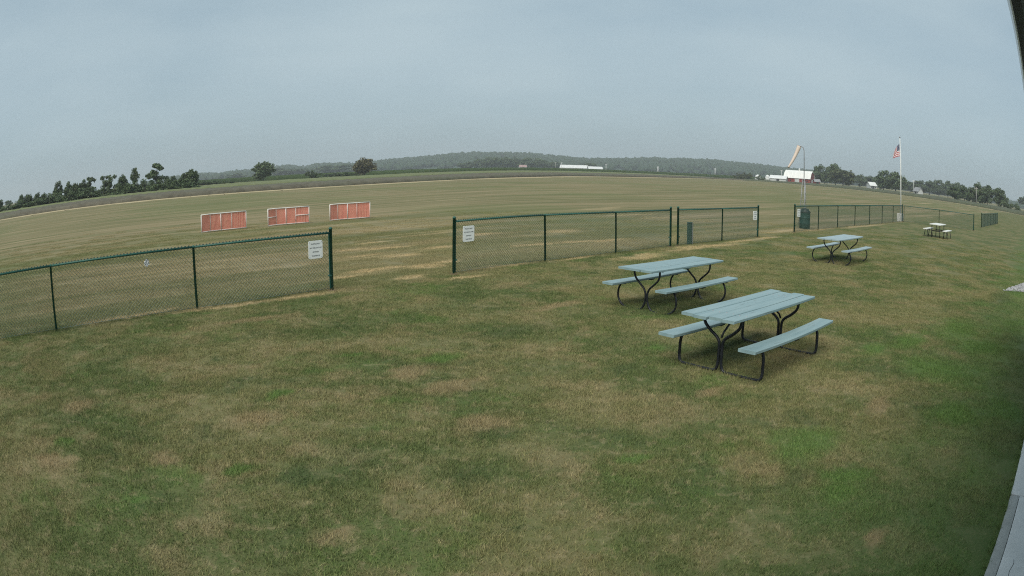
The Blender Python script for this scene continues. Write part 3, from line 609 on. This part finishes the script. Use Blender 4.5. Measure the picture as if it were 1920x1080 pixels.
def post_mesh(r, h):
    m = MB(); m.lathe([(r, -0.05), (r, h-0.03), (r*1.12, h-0.03), (r*1.12, h-0.008), (r*0.85, h+0.008), (r*0.4, h+0.018)], 12); me = m.mesh('post', False); me.shade_smooth(); me.materials.append(M['fence']); return me
LINE_POST, END_POST = post_mesh(0.025, 1.20), post_mesh(0.036, 1.285)
def fence(bases, ends, label, group='green chain-link fence runs'):
    B = [Vector((x, y, 0)) for x, y in bases]; o = empty('chain_link_fence', B[0])
    for i, b in enumerate(B):
        link('post', END_POST if ends[i] else LINE_POST, None, o, b - B[0])
        MB().lathe([(0.11, -0.02), (0.10, 0.012), (0.05, 0.02)], 10).obj('footing', M['bare_soil'], o, False, b - B[0]) if ends[i] == 1 else None
    for i in range(len(B)-1):
        d = B[i+1] - B[i]; L = d.length; rz = math.atan2(d.y, d.x)
        MB().tube([(0, 0, RAIL), (L, 0, RAIL)], 0.021, 8).obj('top_rail', M['fence'], o, True, B[i]-B[0], rz)
        MB().tube([(0, 0, 0.05), (L, 0, 0.05)], 0.004, 4).obj('tension_wire', M['wire'], o, True, B[i]-B[0], rz)
        e = 0.03; link('chain_link', BAY, None, o, B[i]-B[0] + d.normalized()*e, rz, ((L-2*e)/3.05, 1, 1))
        for k, (q, on) in enumerate(((e + 0.012, ends[i]), (L - e - 0.012, ends[i+1]))):
            if on: MB().box((q-0.010, -0.008, 0.05), (q+0.010, 0.008, 1.17)).obj('tension_bar', M['fence'], o, False, B[i]-B[0], rz); MB().box((q-0.03, -0.038, 0.3), (q+0.03, 0.038, 0.33)).obj('band', M['fence'], o, False, B[i]-B[0], rz)
    tag(o, label, 'fence', group); return B
_u = Vector((2.22, 2.15, 0)).normalized()
FL = [(-8.13 - _u.x*3.1*k, 9.2 - _u.y*3.1*k) for k in (2, 1)] + [(-8.13, 9.2), (-5.87, 11.36), (-3.67, 13.49)]
FM = [(-1.28, 15.58), (0.81, 17.58), (2.93, 19.54), (5.06, 21.56)]; FR = [(5.39, 21.88), (7.56, 23.74), (9.74, 25.68)]
FS = [(12.72, 28.6), (14.99, 30.6), (17.22, 32.62), (19.5, 34.6), (21.72, 36.5), (23.95, 38.42), (26.2, 40.38), (28.51, 42.44)]
fence(FL, [1, 0, 0, 0, 1], 'green chain-link fence run in front of the orange barriers')
fence(FM, [1, 0, 0, 1], 'green chain-link fence run of three bays with a white sign at the open gap')
fence(FR, [1, 0, 1], 'short green chain-link fence run of two bays beside the small green pedestal')
fence(FS, [1] + [0]*6 + [1], 'long green chain-link fence run between the green trash barrel and the flagpole')
fence([(28.60, 42.36), (31.45, 40.9), (34.27, 39.05)], [0, 0, 1], 'green chain-link fence run turning off at the flagpole behind the white-topped picnic table')
_a, _b = Vector((40.38, 44.66)), Vector((54.43, 56.44)); fence([tuple(_a.lerp(_b, k/6)) for k in range(7)], [1] + [0]*5 + [1], 'far green chain-link fence run beyond the open gap past the white-topped picnic table')

# ------------------------------------------------------------------ signs on the fence
def text_mesh(line, size):
    cu = bpy.data.curves.new('lettering', 'FONT'); cu.body = line; cu.size = size; cu.align_x = 'CENTER'; cu.extrude = 0.0008; cu.resolution_u = 2
    ob = bpy.data.objects.new('lettering', cu); C.objects.link(ob); ev = ob.evaluated_get(bpy.context.evaluated_depsgraph_get()); me = ev.to_mesh()
    m = MB().add([(v.co.x, -v.co.z, v.co.y) for v in me.vertices], [tuple(p.vertices) for p in me.polygons]); ev.to_mesh_clear()
    bpy.data.objects.remove(ob); bpy.data.curves.remove(cu); out = m.mesh('lettering'); out.materials.append(M['ink']); return out
LETT = [text_mesh(s_, 0.036) for s_ in ('PILOTS ONLY', 'NO SPECTATORS', 'BEYOND', 'THIS FENCE')]
def sign(p, q, off, label):
    p, q = Vector((*p, 0)), Vector((*q, 0)); d = (q - p).normalized(); c = p + d*off; nrm = Vector((d.y, -d.x, 0))     # nrm points to the lawn side
    o = empty('sign', c + nrm*0.03 + Vector((0, 0, 0.70)), math.atan2(d.y, d.x))
    w, h, ch = 0.165, 0.36, 0.02
    m = MB(); poly = [(-w+ch, 0), (w-ch, 0), (w, ch), (w, h-ch), (w-ch, h), (-w+ch, h), (-w, h-ch), (-w, ch)]
    m.add([(x, 0.006, z) for x, z in poly] + [(x, -0.006, z) for x, z in poly], [tuple(range(7, -1, -1))[::-1], tuple(range(8, 16))[::-1]] + [(i, 8+i, 8+(i+1) % 8, (i+1) % 8) for i in range(8)])
    m.obj('panel', M['white'], o); [link('lettering', me_, None, o, (0, -0.0072, 0.285 - 0.080*k_)) for k_, me_ in enumerate(LETT)]
    for x in (-w+0.025, w-0.025):
        for z in (0.03, h-0.03): MB().box((x-0.006, -0.010, z-0.006), (x+0.006, 0.030, z+0.006)).obj('tie', M['steel'], o)
    tag(o, label, 'sign', 'white pilots-only signs')
sign(FL[3], FL[4], 3.06 - 0.38, 'white pilots-only sign at the gap end of the fence before the orange barriers')
sign(FM[0], FM[1], 0.40, 'white pilots-only sign on the three-bay fence run at the open gap')
sign(FR[1], FR[2], 2.92 - 0.33, 'white pilots-only sign at the end of the two-bay fence run')
sign(FS[0], FS[1], 0.42, 'white pilots-only sign on the long fence run over the green trash barrel')
# pale scrap on the wire, added for a mark that lies on the lens
_c = Vector((*FL[2], 0)).lerp(Vector((*FL[3], 0)), 0.68)
sm = MB(); sv = []; sf = []
for i in range(6):
    for j in range(6): sv.append(((i-2.5)*0.020 + random.uniform(-.008, .008), random.uniform(-.014, .014) - 0.014, (j-2.5)*0.026 + random.uniform(-.008, .008)))
for i in range(5):
    for j in range(5):
        if (i, j) not in ((0, 0), (4, 4), (0, 4), (4, 0)): sf.append((i*6+j, i*6+j+1, i*6+j+7, i*6+j+6))
sm.add(sv, sf); s_o = sm.obj('lens_smudge', M['smudge'], None, False, (_c.x, _c.y, 1.0), math.atan2(_u.y, _u.x)); sol = s_o.modifiers.new('thickness', 'SOLIDIFY'); sol.thickness = 0.002
tag(s_o, 'small pale crumpled scrap caught in the chain-link mesh', 'smudge')

# ------------------------------------------------------------------ picnic tables
def plank(m_len, width, thick, z_top, y, sag=0.0, rise=0.0, tilt=0.0, x0=0.0, seg=10):
    c = 0.006; m = MB(); prof = [(-width/2+c, 0), (width/2-c, 0), (width/2, -c), (width/2, -thick+c), (width/2-c, -thick), (-width/2+c, -thick), (-width/2, -thick+c), (-width/2, -c)]
    v = []; f = []
    for i in range(seg+1):
        s = i/seg; x = x0 + (s-0.5)*m_len; zz = z_top - sag*(1 - (2*s-1)**2) + rise*(2*s-1)
        for (py_, pz) in prof: v.append((x, y + py_, zz + pz + tilt*py_))
    for i in range(seg):
        for j in range(8): f.append((i*8+j, (i+1)*8+j, (i+1)*8+(j+1) % 8, i*8+(j+1) % 8))
    f.append(tuple(range(8))); f.append(tuple(range(seg*8+7, seg*8-1, -1)))
    return m.add(v, f)
def smooth_path(P, step=0.03):
    return catmull(P, step)
BOLT = MB().lathe([(0.011, -0.004), (0.011, 0.003), (0.006, 0.007)], 8).mesh('bolt', True); BOLT.materials.append(M['steel'])
def picnic_table(center, az, label, curvy, boards, board_mat, bench_mat, bench_y=0.60, sag=0.012, seat=0.460, top=0.758):
    o = empty('picnic_table', (center[0], center[1], 0), math.pi/2 - az)        # local x runs along the table
    for (y, w, dz, dx, tl) in boards: plank(2.38, w, 0.038, top + dz, y, 0.006, dz*0.3, tl, dx).obj('top_board', M[board_mat], o)
    for (y, w, dz, dx, tl) in boards:
        for ex in (-0.83, 0.83):
            for oy in (-0.05, 0.05): link('bolt', BOLT, None, o, (ex, y + oy, top + dz - 0.004 + dz*0.3*ex/1.2))
    for s in (-1, 1): plank(2.42, 0.245, 0.040, seat, s*bench_y, sag, 0.004*s, 0.01*s, 0.0).obj('bench_board', M[bench_mat], o)
    for ex in (-0.83, 0.83):
        fr = empty('leg_frame', (ex, 0, 0)); fr.parent = o
        for s in (-1, 1):
            if not curvy: P = [(0.285, .712), (.282, .655), (.255, .585), (.16, .50), (.075, .445), (.030, .385), (.0235, .30), (.0235, .14), (.036, .060), (.075, .014), (.20, .006), (.40, .006), (.545, .008), (.615, .024), (.640, .085), (.640, .18), (.635, .30), (.612, .375), (.585, .418)]
            else: P = [(0.285, .712), (.288, .64), (.255, .55), (.16, .46), (.075, .39), (.028, .31), (.0215, .22), (.034, .13), (.075, .050), (.135, .004), (.26, -.014), (.42, -.014), (.52, .010), (.605, .065), (.655, .14), (.668, .22), (.650, .31), (.615, .37), (.585, .418)]
            pts = [tuple(p) for p in smooth_path([(0.0, s*a, b) for a, b in P], 0.03)]
            MB().tube(pts, 0.0185 if curvy else 0.0205, 8).obj('pipe', M['black'], fr, True)
        MB().box((-0.02, -0.36, top-0.052), (0.02, 0.36, top-0.038)).obj('top_bracket', M['black'], o, False, (ex, 0, 0))
        for s in (-1, 1): MB().box((-0.02, s*bench_y-0.10, seat-0.064), (0.02, s*bench_y+0.10, seat-0.038)).obj('bench_bracket', M['black'], o, False, (ex, 0, 0))
        sg = 1 if ex < 0 else -1
        if not curvy: MB().tube([(ex, 0, 0.44), (ex + sg*0.05, 0, 0.50), (ex + sg*0.36, 0, 0.70)], 0.014, 8).obj('brace', M['black'], o, True)
    for y in (0.0,):
        MB().box((-0.06, -0.34, top-0.066), (0.06, 0.34, top-0.040), 0.004).obj('batten', M[board_mat], o)
    for s in (-1, 1): MB().box((-0.06, s*bench_y-0.10, seat-sag-0.064), (0.06, s*bench_y+0.10, seat-sag-0.041), 0.004).obj('batten', M['black'], o)
    tag(o, label, 'picnic table', 'picnic tables on the lawn'); return o
B1 = [(-0.297, 0.182, 0.000, 0.0, -0.02), (-0.1045, 0.186, 0.003, 0.012, -0.015), (0.1045, 0.186, -0.005, -0.02, 0.02), (0.297, 0.184, 0.003, -0.006, 0.01)]
B2 = [(-0.255, 0.241, 0.0, 0.0, 0.0), (0.0, 0.241, 0.003, -0.01, 0.0), (0.255, 0.241, -0.002, 0.006, 0.0)]
picnic_table((3.19, 8.37), math.radians(49.6), 'blue-grey picnic table with a straight-legged black pipe frame and four uneven top boards', False, B1, 'board', 'board', 0.60, 0.022)
picnic_table((2.94, 12.17), math.radians(49.0), 'blue-grey picnic table with curved black pipe legs between the straight-legged table and the fence', True, B2, 'board', 'board')
picnic_table((10.04, 18.69), math.radians(49.0), 'pale blue-grey picnic table with curved black legs, alone out towards the flagpole', True, B2, 'board_pale', 'board_pale')
def white_table(center, az):
    o = empty('picnic_table', (*center, 0), math.pi/2 - az)
    for y in (-0.19, 0.19): plank(1.85, 0.372, 0.04, 0.74, y).obj('top_board', M['white_top'], o)
    for s in (-1, 1):
        plank(1.85, 0.28, 0.04, 0.445, s*0.66).obj('bench_board', M['white_top'], o)
        for ex in (-0.62, 0.62):
            for sy in (-1, 1): MB().tube([(ex, s*0.66 + sy*0.06, 0.41), (ex, s*0.66 + sy*0.15, -0.01)], 0.02, 8).obj('bench_leg', M['black'], o, True)
    for ex in (-0.66, 0.66):
        for s in (-1, 1): MB().tube([(ex, s*0.27, 0.71), (ex, s*0.29, -0.01)], 0.024, 8).obj('leg', M['black'], o, True)
        MB().tube([(ex, -0.29, 0.36), (ex, 0.29, 0.36)], 0.014, 6).obj('crossbar', M['black'], o, True); MB().tube([(ex, -0.70, 0.39), (ex, 0.70, 0.39)], 0.014, 6).obj('bench_arm', M['black'], o, True)
    tag(o, 'small white-topped picnic table on thin black legs beside the turning fence', 'picnic table', 'picnic tables on the lawn')
white_table((23.15, 30.20), math.radians(50.0))

# ------------------------------------------------------------------ orange safety barriers
def barrier(p, q, kind, label):
    p, q = Vector((*p, 0)), Vector((*q, 0)); d = q - p; L = d.length; o = empty('safety_barrier', p, math.atan2(d.y, d.x)); hgt = 0.82
    kx = L*0.22; by = -0.22                                  # the first leaf is set at an angle
    pts = [(0, by, 0), (kx, 0, 0), (L*0.45, 0, 0), (L*0.68, 0, 0), (L, 0, 0)]
    for i, (x, y, _) in enumerate(pts): MB().tube([(x, y, -0.02), (x, y, hgt)], 0.019 if i in (0, 2, 4) else 0.010, 8).obj('upright', M['pvc'], o, True)
    MB().tube([(x, y, hgt) for x, y, _ in pts], 0.022, 8).obj('top_pipe', M['pvc'], o, True); MB().tube([(x, y, 0.05) for x, y, _ in pts], 0.016, 8).obj('bottom_pipe', M['pvc'], o, True)
    if kind == 1:
        for a, b in ((0, 1), (3, 4)): MB().tube([(*pts[a][:2], hgt*0.52), (*pts[b][:2], hgt*0.52)], 0.020, 8).obj('middle_pipe', M['pvc'], o, True)
    for i in range(4):                                       # plastic netting: slotted orange strips
        (x0, y0, _), (x1, y1, _) = pts[i], pts[i+1]; m = MB(); n = 24; dx, dy = (x1-x0), (y1-y0); ll = math.hypot(dx, dy); nx, ny = -dy/ll*0.004, dx/ll*0.004; x0 += nx*6; y0 += ny*6
        def strip(s0, z0, s1, z1):
            c = [(x0+dx*s0, y0+dy*s0), (x0+dx*s1, y0+dy*s1)]
            m.add([(c[0][0]+nx, c[0][1]+ny, z0), (c[1][0]+nx, c[1][1]+ny, z0), (c[1][0]+nx, c[1][1]+ny, z1), (c[0][0]+nx, c[0][1]+ny, z1),
                   (c[0][0]-nx, c[0][1]-ny, z0), (c[1][0]-nx, c[1][1]-ny, z0), (c[1][0]-nx, c[1][1]-ny, z1), (c[0][0]-nx, c[0][1]-ny, z1)],
                  [(0,3,2,1),(4,5,6,7),(0,1,5,4),(1,2,6,5),(2,3,7,6),(3,0,4,7)])
        for k in range(n): z = 0.03 + k*(hgt-0.05)/n; strip(0.0, z, 1.0, z + (hgt-0.05)/n*0.66)
        for s in np.linspace(0.03, 0.97, 9): strip(s-0.022, 0.03, s+0.022, hgt-0.02)
        m.obj('netting', M['orange'], o)
    MB().tube([(L*0.45, 0.0, 0.8), (L*0.45, 0.62, 0.0)], 0.016, 8).obj('stay', M['pvc'], o, True)
    tag(o, label, 'barrier', 'orange safety barriers')
barrier((-14.10, 28.10), (-12.37, 29.80), 0, 'orange mesh barrier with white pipe frame, first of the three from the hedgerow end')
barrier((-11.58, 30.60), (-9.80, 31.95), 1, 'orange mesh barrier with extra middle pipes, in the middle of the three')
barrier((-9.04, 32.90), (-7.15, 34.20), 2, 'orange mesh barrier with plain leaves nearest the open fence gap')

# ------------------------------------------------------------------ windsock, barrel, pedestal, flag
def windsock():
    bx, by = 15.35, 33.3; o = empty('windsock', (bx, by, 0)); legs = []; ht = 2.45; tw = MB()
    for k in range(3):
        a = math.radians(20 + 120*k); legs.append((0.27*math.cos(a), 0.27*math.sin(a), 0.09*math.cos(a), 0.09*math.sin(a)))
    for (x0, y0, x1, y1) in legs: MB().tube([(x0, y0, -0.05), (x1, y1, ht)], 0.016, 6).obj('leg', M['steel'], o, True)
    for i in range(9):
        s = i/9; s2 = (i+1)/9
        for k in range(3):
            a, b = legs[k], legs[(k+1) % 3]; P = lambda l, q: (l[0] + (l[2]-l[0])*q, l[1] + (l[3]-l[1])*q, ht*q)
            tw.tube([P(a, s), P(b, s)], 0.007, 4); tw.tube([P(a, s), P(b, s2)] if i % 2 else [P(b, s), P(a, s2)], 0.007, 4)
    tw.obj('lattice', M['steel'], o)
    MB().lathe([(0.09, ht-0.02), (0.09, ht+0.03)], 10).obj('collar', M['steel'], o, True)
    hp = 4.22; MB().tube([(0, 0, ht-0.4), (0, 0, hp-0.25)] + [(-0.05, 0.02, hp-0.08), (-0.16, 0.05, hp+0.0), (-0.27, 0.08, hp-0.03)], 0.024, 8).obj('pole', M['steel'], o, True)
    # sock hangs down from its hoop towards the lawn side
    d = Vector((-0.50, -0.05, -0.98)).normalized(); c = Vector((-0.27, 0.08, hp-0.03)); u = d.orthogonal().normalized(); w = d.cross(u); Ls = 1.32
    MB().tube([c + (u*math.cos(a) + w*math.sin(a))*0.125 for a in np.linspace(0, 2*math.pi, 19)], 0.009, 6).obj('hoop', M['steel'], o, True)
    n = 16; v = []; f = []; k = 22
    for i in range(k+1):
        s = i/k; r = 0.125 - 0.06*s; dr = c + d*(Ls*s) + Vector((-0.10*s*s, 0, -0.05*math.sin(s*3.1)))
        for j in range(n):
            a = 2*math.pi*j/n; fl = 1 - 0.18*s*(0.5 + 0.5*math.sin(3*a + 4*s)); v.append(dr + (u*math.cos(a)*fl + w*math.sin(a)*(1 - 0.25*s))*r)
    for i in range(k):
        for j in range(n): f.append((i*n+j, i*n+(j+1) % n, (i+1)*n+(j+1) % n, (i+1)*n+j))
    so = MB().add(v, f).obj('sock', M['sock'], o, True); so.modifiers.new('cloth', 'SOLIDIFY').thickness = 0.004
    tag(o, 'faded orange windsock drooping from a lattice mast behind the green trash barrel', 'windsock')
windsock()
o = empty('trash_barrel', (14.45, 31.15, 0))
MB().lathe([(0.27, 0.0), (0.285, 0.02), (0.285, 0.25), (0.296, 0.27), (0.285, 0.29), (0.285, 0.52), (0.296, 0.54), (0.285, 0.56), (0.285, 0.76), (0.295, 0.79)], 24).obj('barrel', M['bin'], o, True)
MB().lathe([(0.30, 0.79), (0.30, 0.83), (0.22, 0.92), (0.20, 0.98), (0.08, 1.01)], 24).obj('lid', M['bin_lid'], o, True)
tag(o, 'green trash barrel with dark lid behind the long fence run', 'trash barrel')
o = empty('utility_pedestal', (5.98, 22.55, 0), math.radians(-20))
MB().box((-0.085, -0.07, -0.02), (0.085, 0.07, 0.70), 0.008).obj('cabinet', M['pedestal'], o); MB().box((-0.095, -0.08, 0.70), (0.095, 0.08, 0.745), 0.012).obj('cap', M['pedestal'], o)
MB().box((-0.06, -0.078, 0.30), (0.06, -0.071, 0.64)).obj('door', M['pedestal'], o); MB().box((0.098, -0.02, -0.02), (0.125, 0.02, 0.73)).obj('stake', M['steel'], o)
tag(o, 'small green utility pedestal standing behind the two-bay fence run', 'pedestal')
def flag_material():
    m, t, b = base_mat('flag_cloth', 0.75, 0.1); at_ = t.new('ShaderNodeUVMap'); sx = t.new('ShaderNodeSeparateXYZ'); t.put(sx.inputs[0], at_.outputs[0]); U, V = sx.outputs[0], sx.outputs[1]
    st = t.math('LESS_THAN', t.math('MODULO', t.math('MULTIPLY', V, 13.0), 2.0), 1.0); col = t.mix(st, (0.72, 0.72, 0.72), (0.46, 0.085, 0.10))
    can = t.math('MULTIPLY', t.math('LESS_THAN', U, 0.4), t.math('GREATER_THAN', V, 6.0/13.0))
    du = t.math('SUBTRACT', t.math('FRACT', t.math('MULTIPLY', U, 15.0)), 0.5); dv = t.math('SUBTRACT', t.math('FRACT', t.math('MULTIPLY', V, 9.3)), 0.5)
    star = t.math('LESS_THAN', t.math('ADD', t.math('MULTIPLY', du, du), t.math('MULTIPLY', dv, dv)), 0.06)
    t.put(b.inputs['Base Color'], t.mix(can, col, t.mix(star, (0.02, 0.03, 0.10), (0.62, 0.62, 0.62)))); return m
def flagpole():
    o = empty('flagpole', (28.44, 42.70, 0)); hp = 6.2
    MB().tube([(0, 0, 0.5), (0, 0, hp*0.55), (0, 0, hp)], 0.040, 12, True, 0.024).obj('pole', M['pole'], o, True)
    MB().lathe([(0.02, hp), (0.06, hp+0.05), (0.06, hp+0.09), (0.02, hp+0.14)], 10).obj('finial', M['steel'], o, True)
    MB().box((-0.21, -0.21, -0.02), (0.21, 0.21, 0.58), 0.015).obj('base', M['pvc'], o, False, None, math.radians(30)); MB().box((-0.05, -0.07, 1.15), (0.05, -0.045, 1.19)).obj('cleat', M['steel'], o)
    MB().tube([(0.055, -0.04, 1.2), (0.06, -0.045, 4.0), (0.045, -0.04, hp-0.05)], 0.006, 4).obj('halyard', M['white'], o)
    tag(o, 'white flagpole on a white box base at the fence corner', 'flagpole')
    f = empty('flag', (28.44, 42.70, hp-0.45)); nu, nv = 26, 16; hoist, fly = 0.92, 1.5; v = []; fc = []; uv = []
    rt = Vector((0.83, -0.56, 0))                              # sideways as seen from the lawn
    for i in range(nu+1):
        for j in range(nv+1):
            a, b = i/nu, j/nv; sw = 0.60*a**0.85; drop = 0.62*a**1.25*fly*0.62; fold = 0.075*math.sin(a*11 + b*1.5)*a**0.5
            p = -rt*(0.05 + sw*(1.0 - 0.25*b)) + Vector((0.55, 0.83, 0))*fold + Vector((0, 0, (b-1)*hoist*(1 - 0.30*a*(b-0.2)) - drop*(0.35 + 0.85*b)*0.8)); v.append(p); uv.append((a, b))
    for i in range(nu):
        for j in range(nv): q = i*(nv+1)+j; fc.append((q, q+nv+1, q+nv+2, q+1))
    me = MB().add(v, fc).mesh('cloth', True); ul = me.uv_layers.new(name='UVMap')
    for lp in me.loops: ul.data[lp.index].uv = uv[lp.vertex_index]
    link('cloth', me, flag_material(), f); MB().tube([(-0.02, 0, 0.02), (-0.02, 0, -0.94)], 0.012, 6).obj('heading', M['white'], f)
    tag(f, 'limp red-and-white striped flag with dark blue canton on the flagpole', 'flag')
flagpole()

# ------------------------------------------------------------------ pavilion corner: slab and eave
SA = math.radians(49.3); sD, sN = Vector((math.sin(SA), math.cos(SA), 0)), Vector((math.cos(SA), -math.sin(SA), 0))
def slab(name, u0, u1, n0, n1, z0, z1, mat, parent, ch=0.008):
    o = MB().box((u0, -n1, z0), (u1, -n0, z1), ch).obj(name, M[mat], parent); return o          # local x along the eave, local -y away from the lawn
pv = empty('pavilion', (0, 0, 0), math.pi/2 - SA)
slab('kerb_strip', -3.0, 5.49, 0.20, 0.325, -0.1, 0.022, 'concrete_grey', pv)
slab('floor_slab', -3.0, 5.49, 0.330, 5.2, -0.1, 0.030, 'concrete_pale', pv); slab('floor_slab', 5.51, 11.0, 0.20, 5.2, -0.1, 0.030, 'concrete_pale', pv)
slab('joint', -2.9, 10.9, 0.21, 5.1, -0.12, 0.006, 'soil_joint', pv, 0)
for (u, n) in ((3.9, 0.47), ): 
    cr = MB(); pts_ = [(u + 0.06*k + 0.0, -(n + 0.012*math.sin(k*1.3) + 0.004*random.uniform(-1, 1)), 0.0305) for k in range(8)]
    cr.add([(x, y - 0.003, z) for x, y, z in pts_] + [(x, y + 0.003, z) for x, y, z in pts_], [(i, i+1, 9+i, 8+i) for i in range(7)]); cr.obj('crack', M['soil_joint'], pv)
EA = math.radians(47.9); er = SA - EA                        # the roof edge runs a shade off the slab edge
rf = empty('roof', (0, 0, 0), er); rf.parent = pv
def rbox(name, lo, hi, mat, ch=0.0): return MB().box(lo, hi, ch).obj(name, M[mat], rf)
rbox('fascia', (-3.2, -0.046, 2.752), (11.2, -0.020, 2.94), 'fascia'); rbox('halo_strip', (-3.2, -0.020, 2.748), (11.2, -0.0155, 2.95), 'edge_halo')  # thin white strip added to draw the bright halo along the eave
rbox('soffit', (-3.2, -0.60, 2.785), (11.2, -0.046, 2.80), 'soffit')
MB().add([(-3.3, -0.017, 2.952), (11.3, -0.017, 2.952), (11.3, -5.4, 4.5), (-3.3, -5.4, 4.5), (-3.3, -0.017, 2.99), (11.3, -0.017, 2.99), (11.3, -5.4, 4.54), (-3.3, -5.4, 4.54)], [(0,3,2,1),(4,5,6,7),(0,1,5,4),(1,2,6,5),(2,3,7,6),(3,0,4,7)]).obj('roof_sheet', M['shingle'], rf)
rbox('beam', (-3.0, -0.60, 2.60), (11.0, -0.46, 2.785), 'post_wood')
for u in (-2.6, 10.4):
    MB().box((u-0.07, -0.60, 0.02), (u+0.07, -0.46, 2.61), 0.006).obj('post', M['post_wood'], pv)
    MB().box((u-0.07, -4.9, 0.02), (u+0.07, -4.76, 4.35), 0.006).obj('post', M['post_wood'], pv)
tag(pv, 'pale concrete pavilion floor with a dark-edged roof overhead at the lawn edge', 'pavilion')

# ------------------------------------------------------------------ longer untrimmed grass round posts and legs, and loose tufts on the lawn
def tufts():
    r_ = np.random.default_rng(77); T = []
    for run in (FL, FM, FR, FS):
        P_ = np.array(run)
        for p in P_: T.append((p[0], p[1], 0.09, 70, 0.075))
        for a, b in zip(P_[:-1], P_[1:]):
            for k in range(26): q = a + (b-a)*r_.random(); T.append((q[0] + r_.normal(0, 0.03), q[1] + r_.normal(0, 0.03), 0.07, 10, 0.045 + 0.02*r_.random()))
    for (cx, cy), az in (((3.17, 8.36), 49.6), ((2.94, 12.17), 49.0), ((10.04, 18.69), 49.0)):
        a = math.radians(az); d, n = np.array([math.sin(a), math.cos(a)]), np.array([math.cos(a), -math.sin(a)])
        for ex in (-0.83, 0.83):
            for w in (-0.62, -0.45, -0.3, -0.12, 0.0, 0.12, 0.3, 0.45, 0.62): q = np.array([cx, cy]) + d*ex + n*w; T.append((q[0], q[1], 0.05, 26, 0.055))
    k = 0
    while k < 1500:
        rr_, aa = 3.0 + 22*r_.random()**0.8, r_.uniform(-1.0, 0.9); x, y = rr_*math.sin(aa), rr_*math.cos(aa)
        if x*math.cos(SA) - y*math.sin(SA) > -0.05: continue
        T.append((x, y, r_.uniform(0.03, 0.10), int(r_.integers(8, 26)), r_.uniform(0.035, 0.065))); k += 1
    for k in range(220): q = sD*(2.5 + 9*r_.random()) + sN*(0.19 - abs(r_.normal(0, 0.03))); T.append((q.x, q.y, 0.03, 14, 0.055))          # ragged edge along the kerb
    V = []
    for (x, y, rad, n, h) in T:
        a = r_.random(n)*6.283; q = rad*np.sqrt(r_.random(n)); bx, by = x + q*np.cos(a), y + q*np.sin(a); hh = h*(0.5 + 0.7*r_.random(n)); w = 0.002 + 0.0015*r_.random(n); b = r_.random(n)*6.283; l = hh*r_.random(n)*0.8; la = r_.random(n)*6.283
        z = np.full(n, -0.004); v = np.zeros((n, 3, 3)); v[:, 0] = np.stack([bx - w*np.cos(b), by - w*np.sin(b), z], 1); v[:, 1] = np.stack([bx + w*np.cos(b), by + w*np.sin(b), z], 1); v[:, 2] = np.stack([bx + l*np.cos(la), by + l*np.sin(la), hh], 1); V.append(v)
    V = np.concatenate(V).reshape(-1, 3); o = link('grass_tufts', npmesh('grass_tufts', V, np.arange(len(V)).reshape(-1, 3), M['blade']), None)
    o['kind'] = 'stuff'; o['label'] = 'longer untrimmed grass tufts round the fence posts and table legs'; o['category'] = 'grass'
tufts()

# ------------------------------------------------------------------ gravel bed
gp = [at(1880, 545.5), at(1920, 548), at(1990, 552), at(1990, 512), at(1920, 532)]
gb = MB().add([(p.x, p.y, 0.008) for p in gp], [tuple(range(len(gp)))]).obj('gravel_bed', M['stone']); gb['kind'] = 'structure'
V = []; F = []; offn = 0; iv, if_ = crown_blob(); c_ = sum(gp, Vector())/len(gp)
import bmesh as _bm
_b = _bm.new(); _bm.ops.create_icosphere(_b, subdivisions=1, radius=1.0); sv_ = np.array([x.co[:] for x in _b.verts]); sf_ = np.array([[x.index for x in q.verts] for q in _b.faces]); _b.free()
def inside(x, y):
    c = False; n = len(gp); j = n-1
    for i in range(n):
        a, b = gp[i], gp[j]
        if (a.y > y) != (b.y > y) and x < (b.x-a.x)*(y-a.y)/(b.y-a.y) + a.x: c = not c
        j = i
    return c
xs_ = [p.x for p in gp]; ys_ = [p.y for p in gp]; k = 0
while k < 1400:
    x, y = random.uniform(min(xs_), max(xs_)), random.uniform(min(ys_), max(ys_))
    if not inside(x, y): continue
    s = random.uniform(0.025, 0.06); V.append(sv_*(1 + RNG.normal(0, 0.15, (len(sv_), 1)))*np.array([s, s*random.uniform(.7, 1.2), s*0.7]) + [x, y, 0.02]); F.append(sf_ + offn); offn += len(sv_); k += 1
go_ = link('gravel', npmesh('gravel', np.concatenate(V), np.concatenate(F), M['stone']), None); go_['kind'] = 'stuff'; go_['label'] = 'pale grey landscaping stones in a bed at the lawn edge'; go_['category'] = 'gravel'

# ------------------------------------------------------------------ hazy summer air
hz = bpy.data.materials.new('haze_air'); hz.use_nodes = True; hn = hz.node_tree; hn.nodes.clear()
ho = hn.nodes.new('ShaderNodeOutputMaterial'); hv = hn.nodes.new('ShaderNodeVolumePrincipled')
hv.inputs['Color'].default_value = (0.93, 0.985, 1.0, 1); hv.inputs['Density'].default_value = 0.00034; hv.inputs['Anisotropy'].default_value = 0.15
hn.links.new(hv.outputs[0], ho.inputs['Volume'])
hb = MB().box((-2700, -300, -1.4), (2700, 2700, 75)).obj('haze', hz); hb['kind'] = 'stuff'; hb['label'] = 'thin smoky summer haze over the fields'; hb['category'] = 'haze'
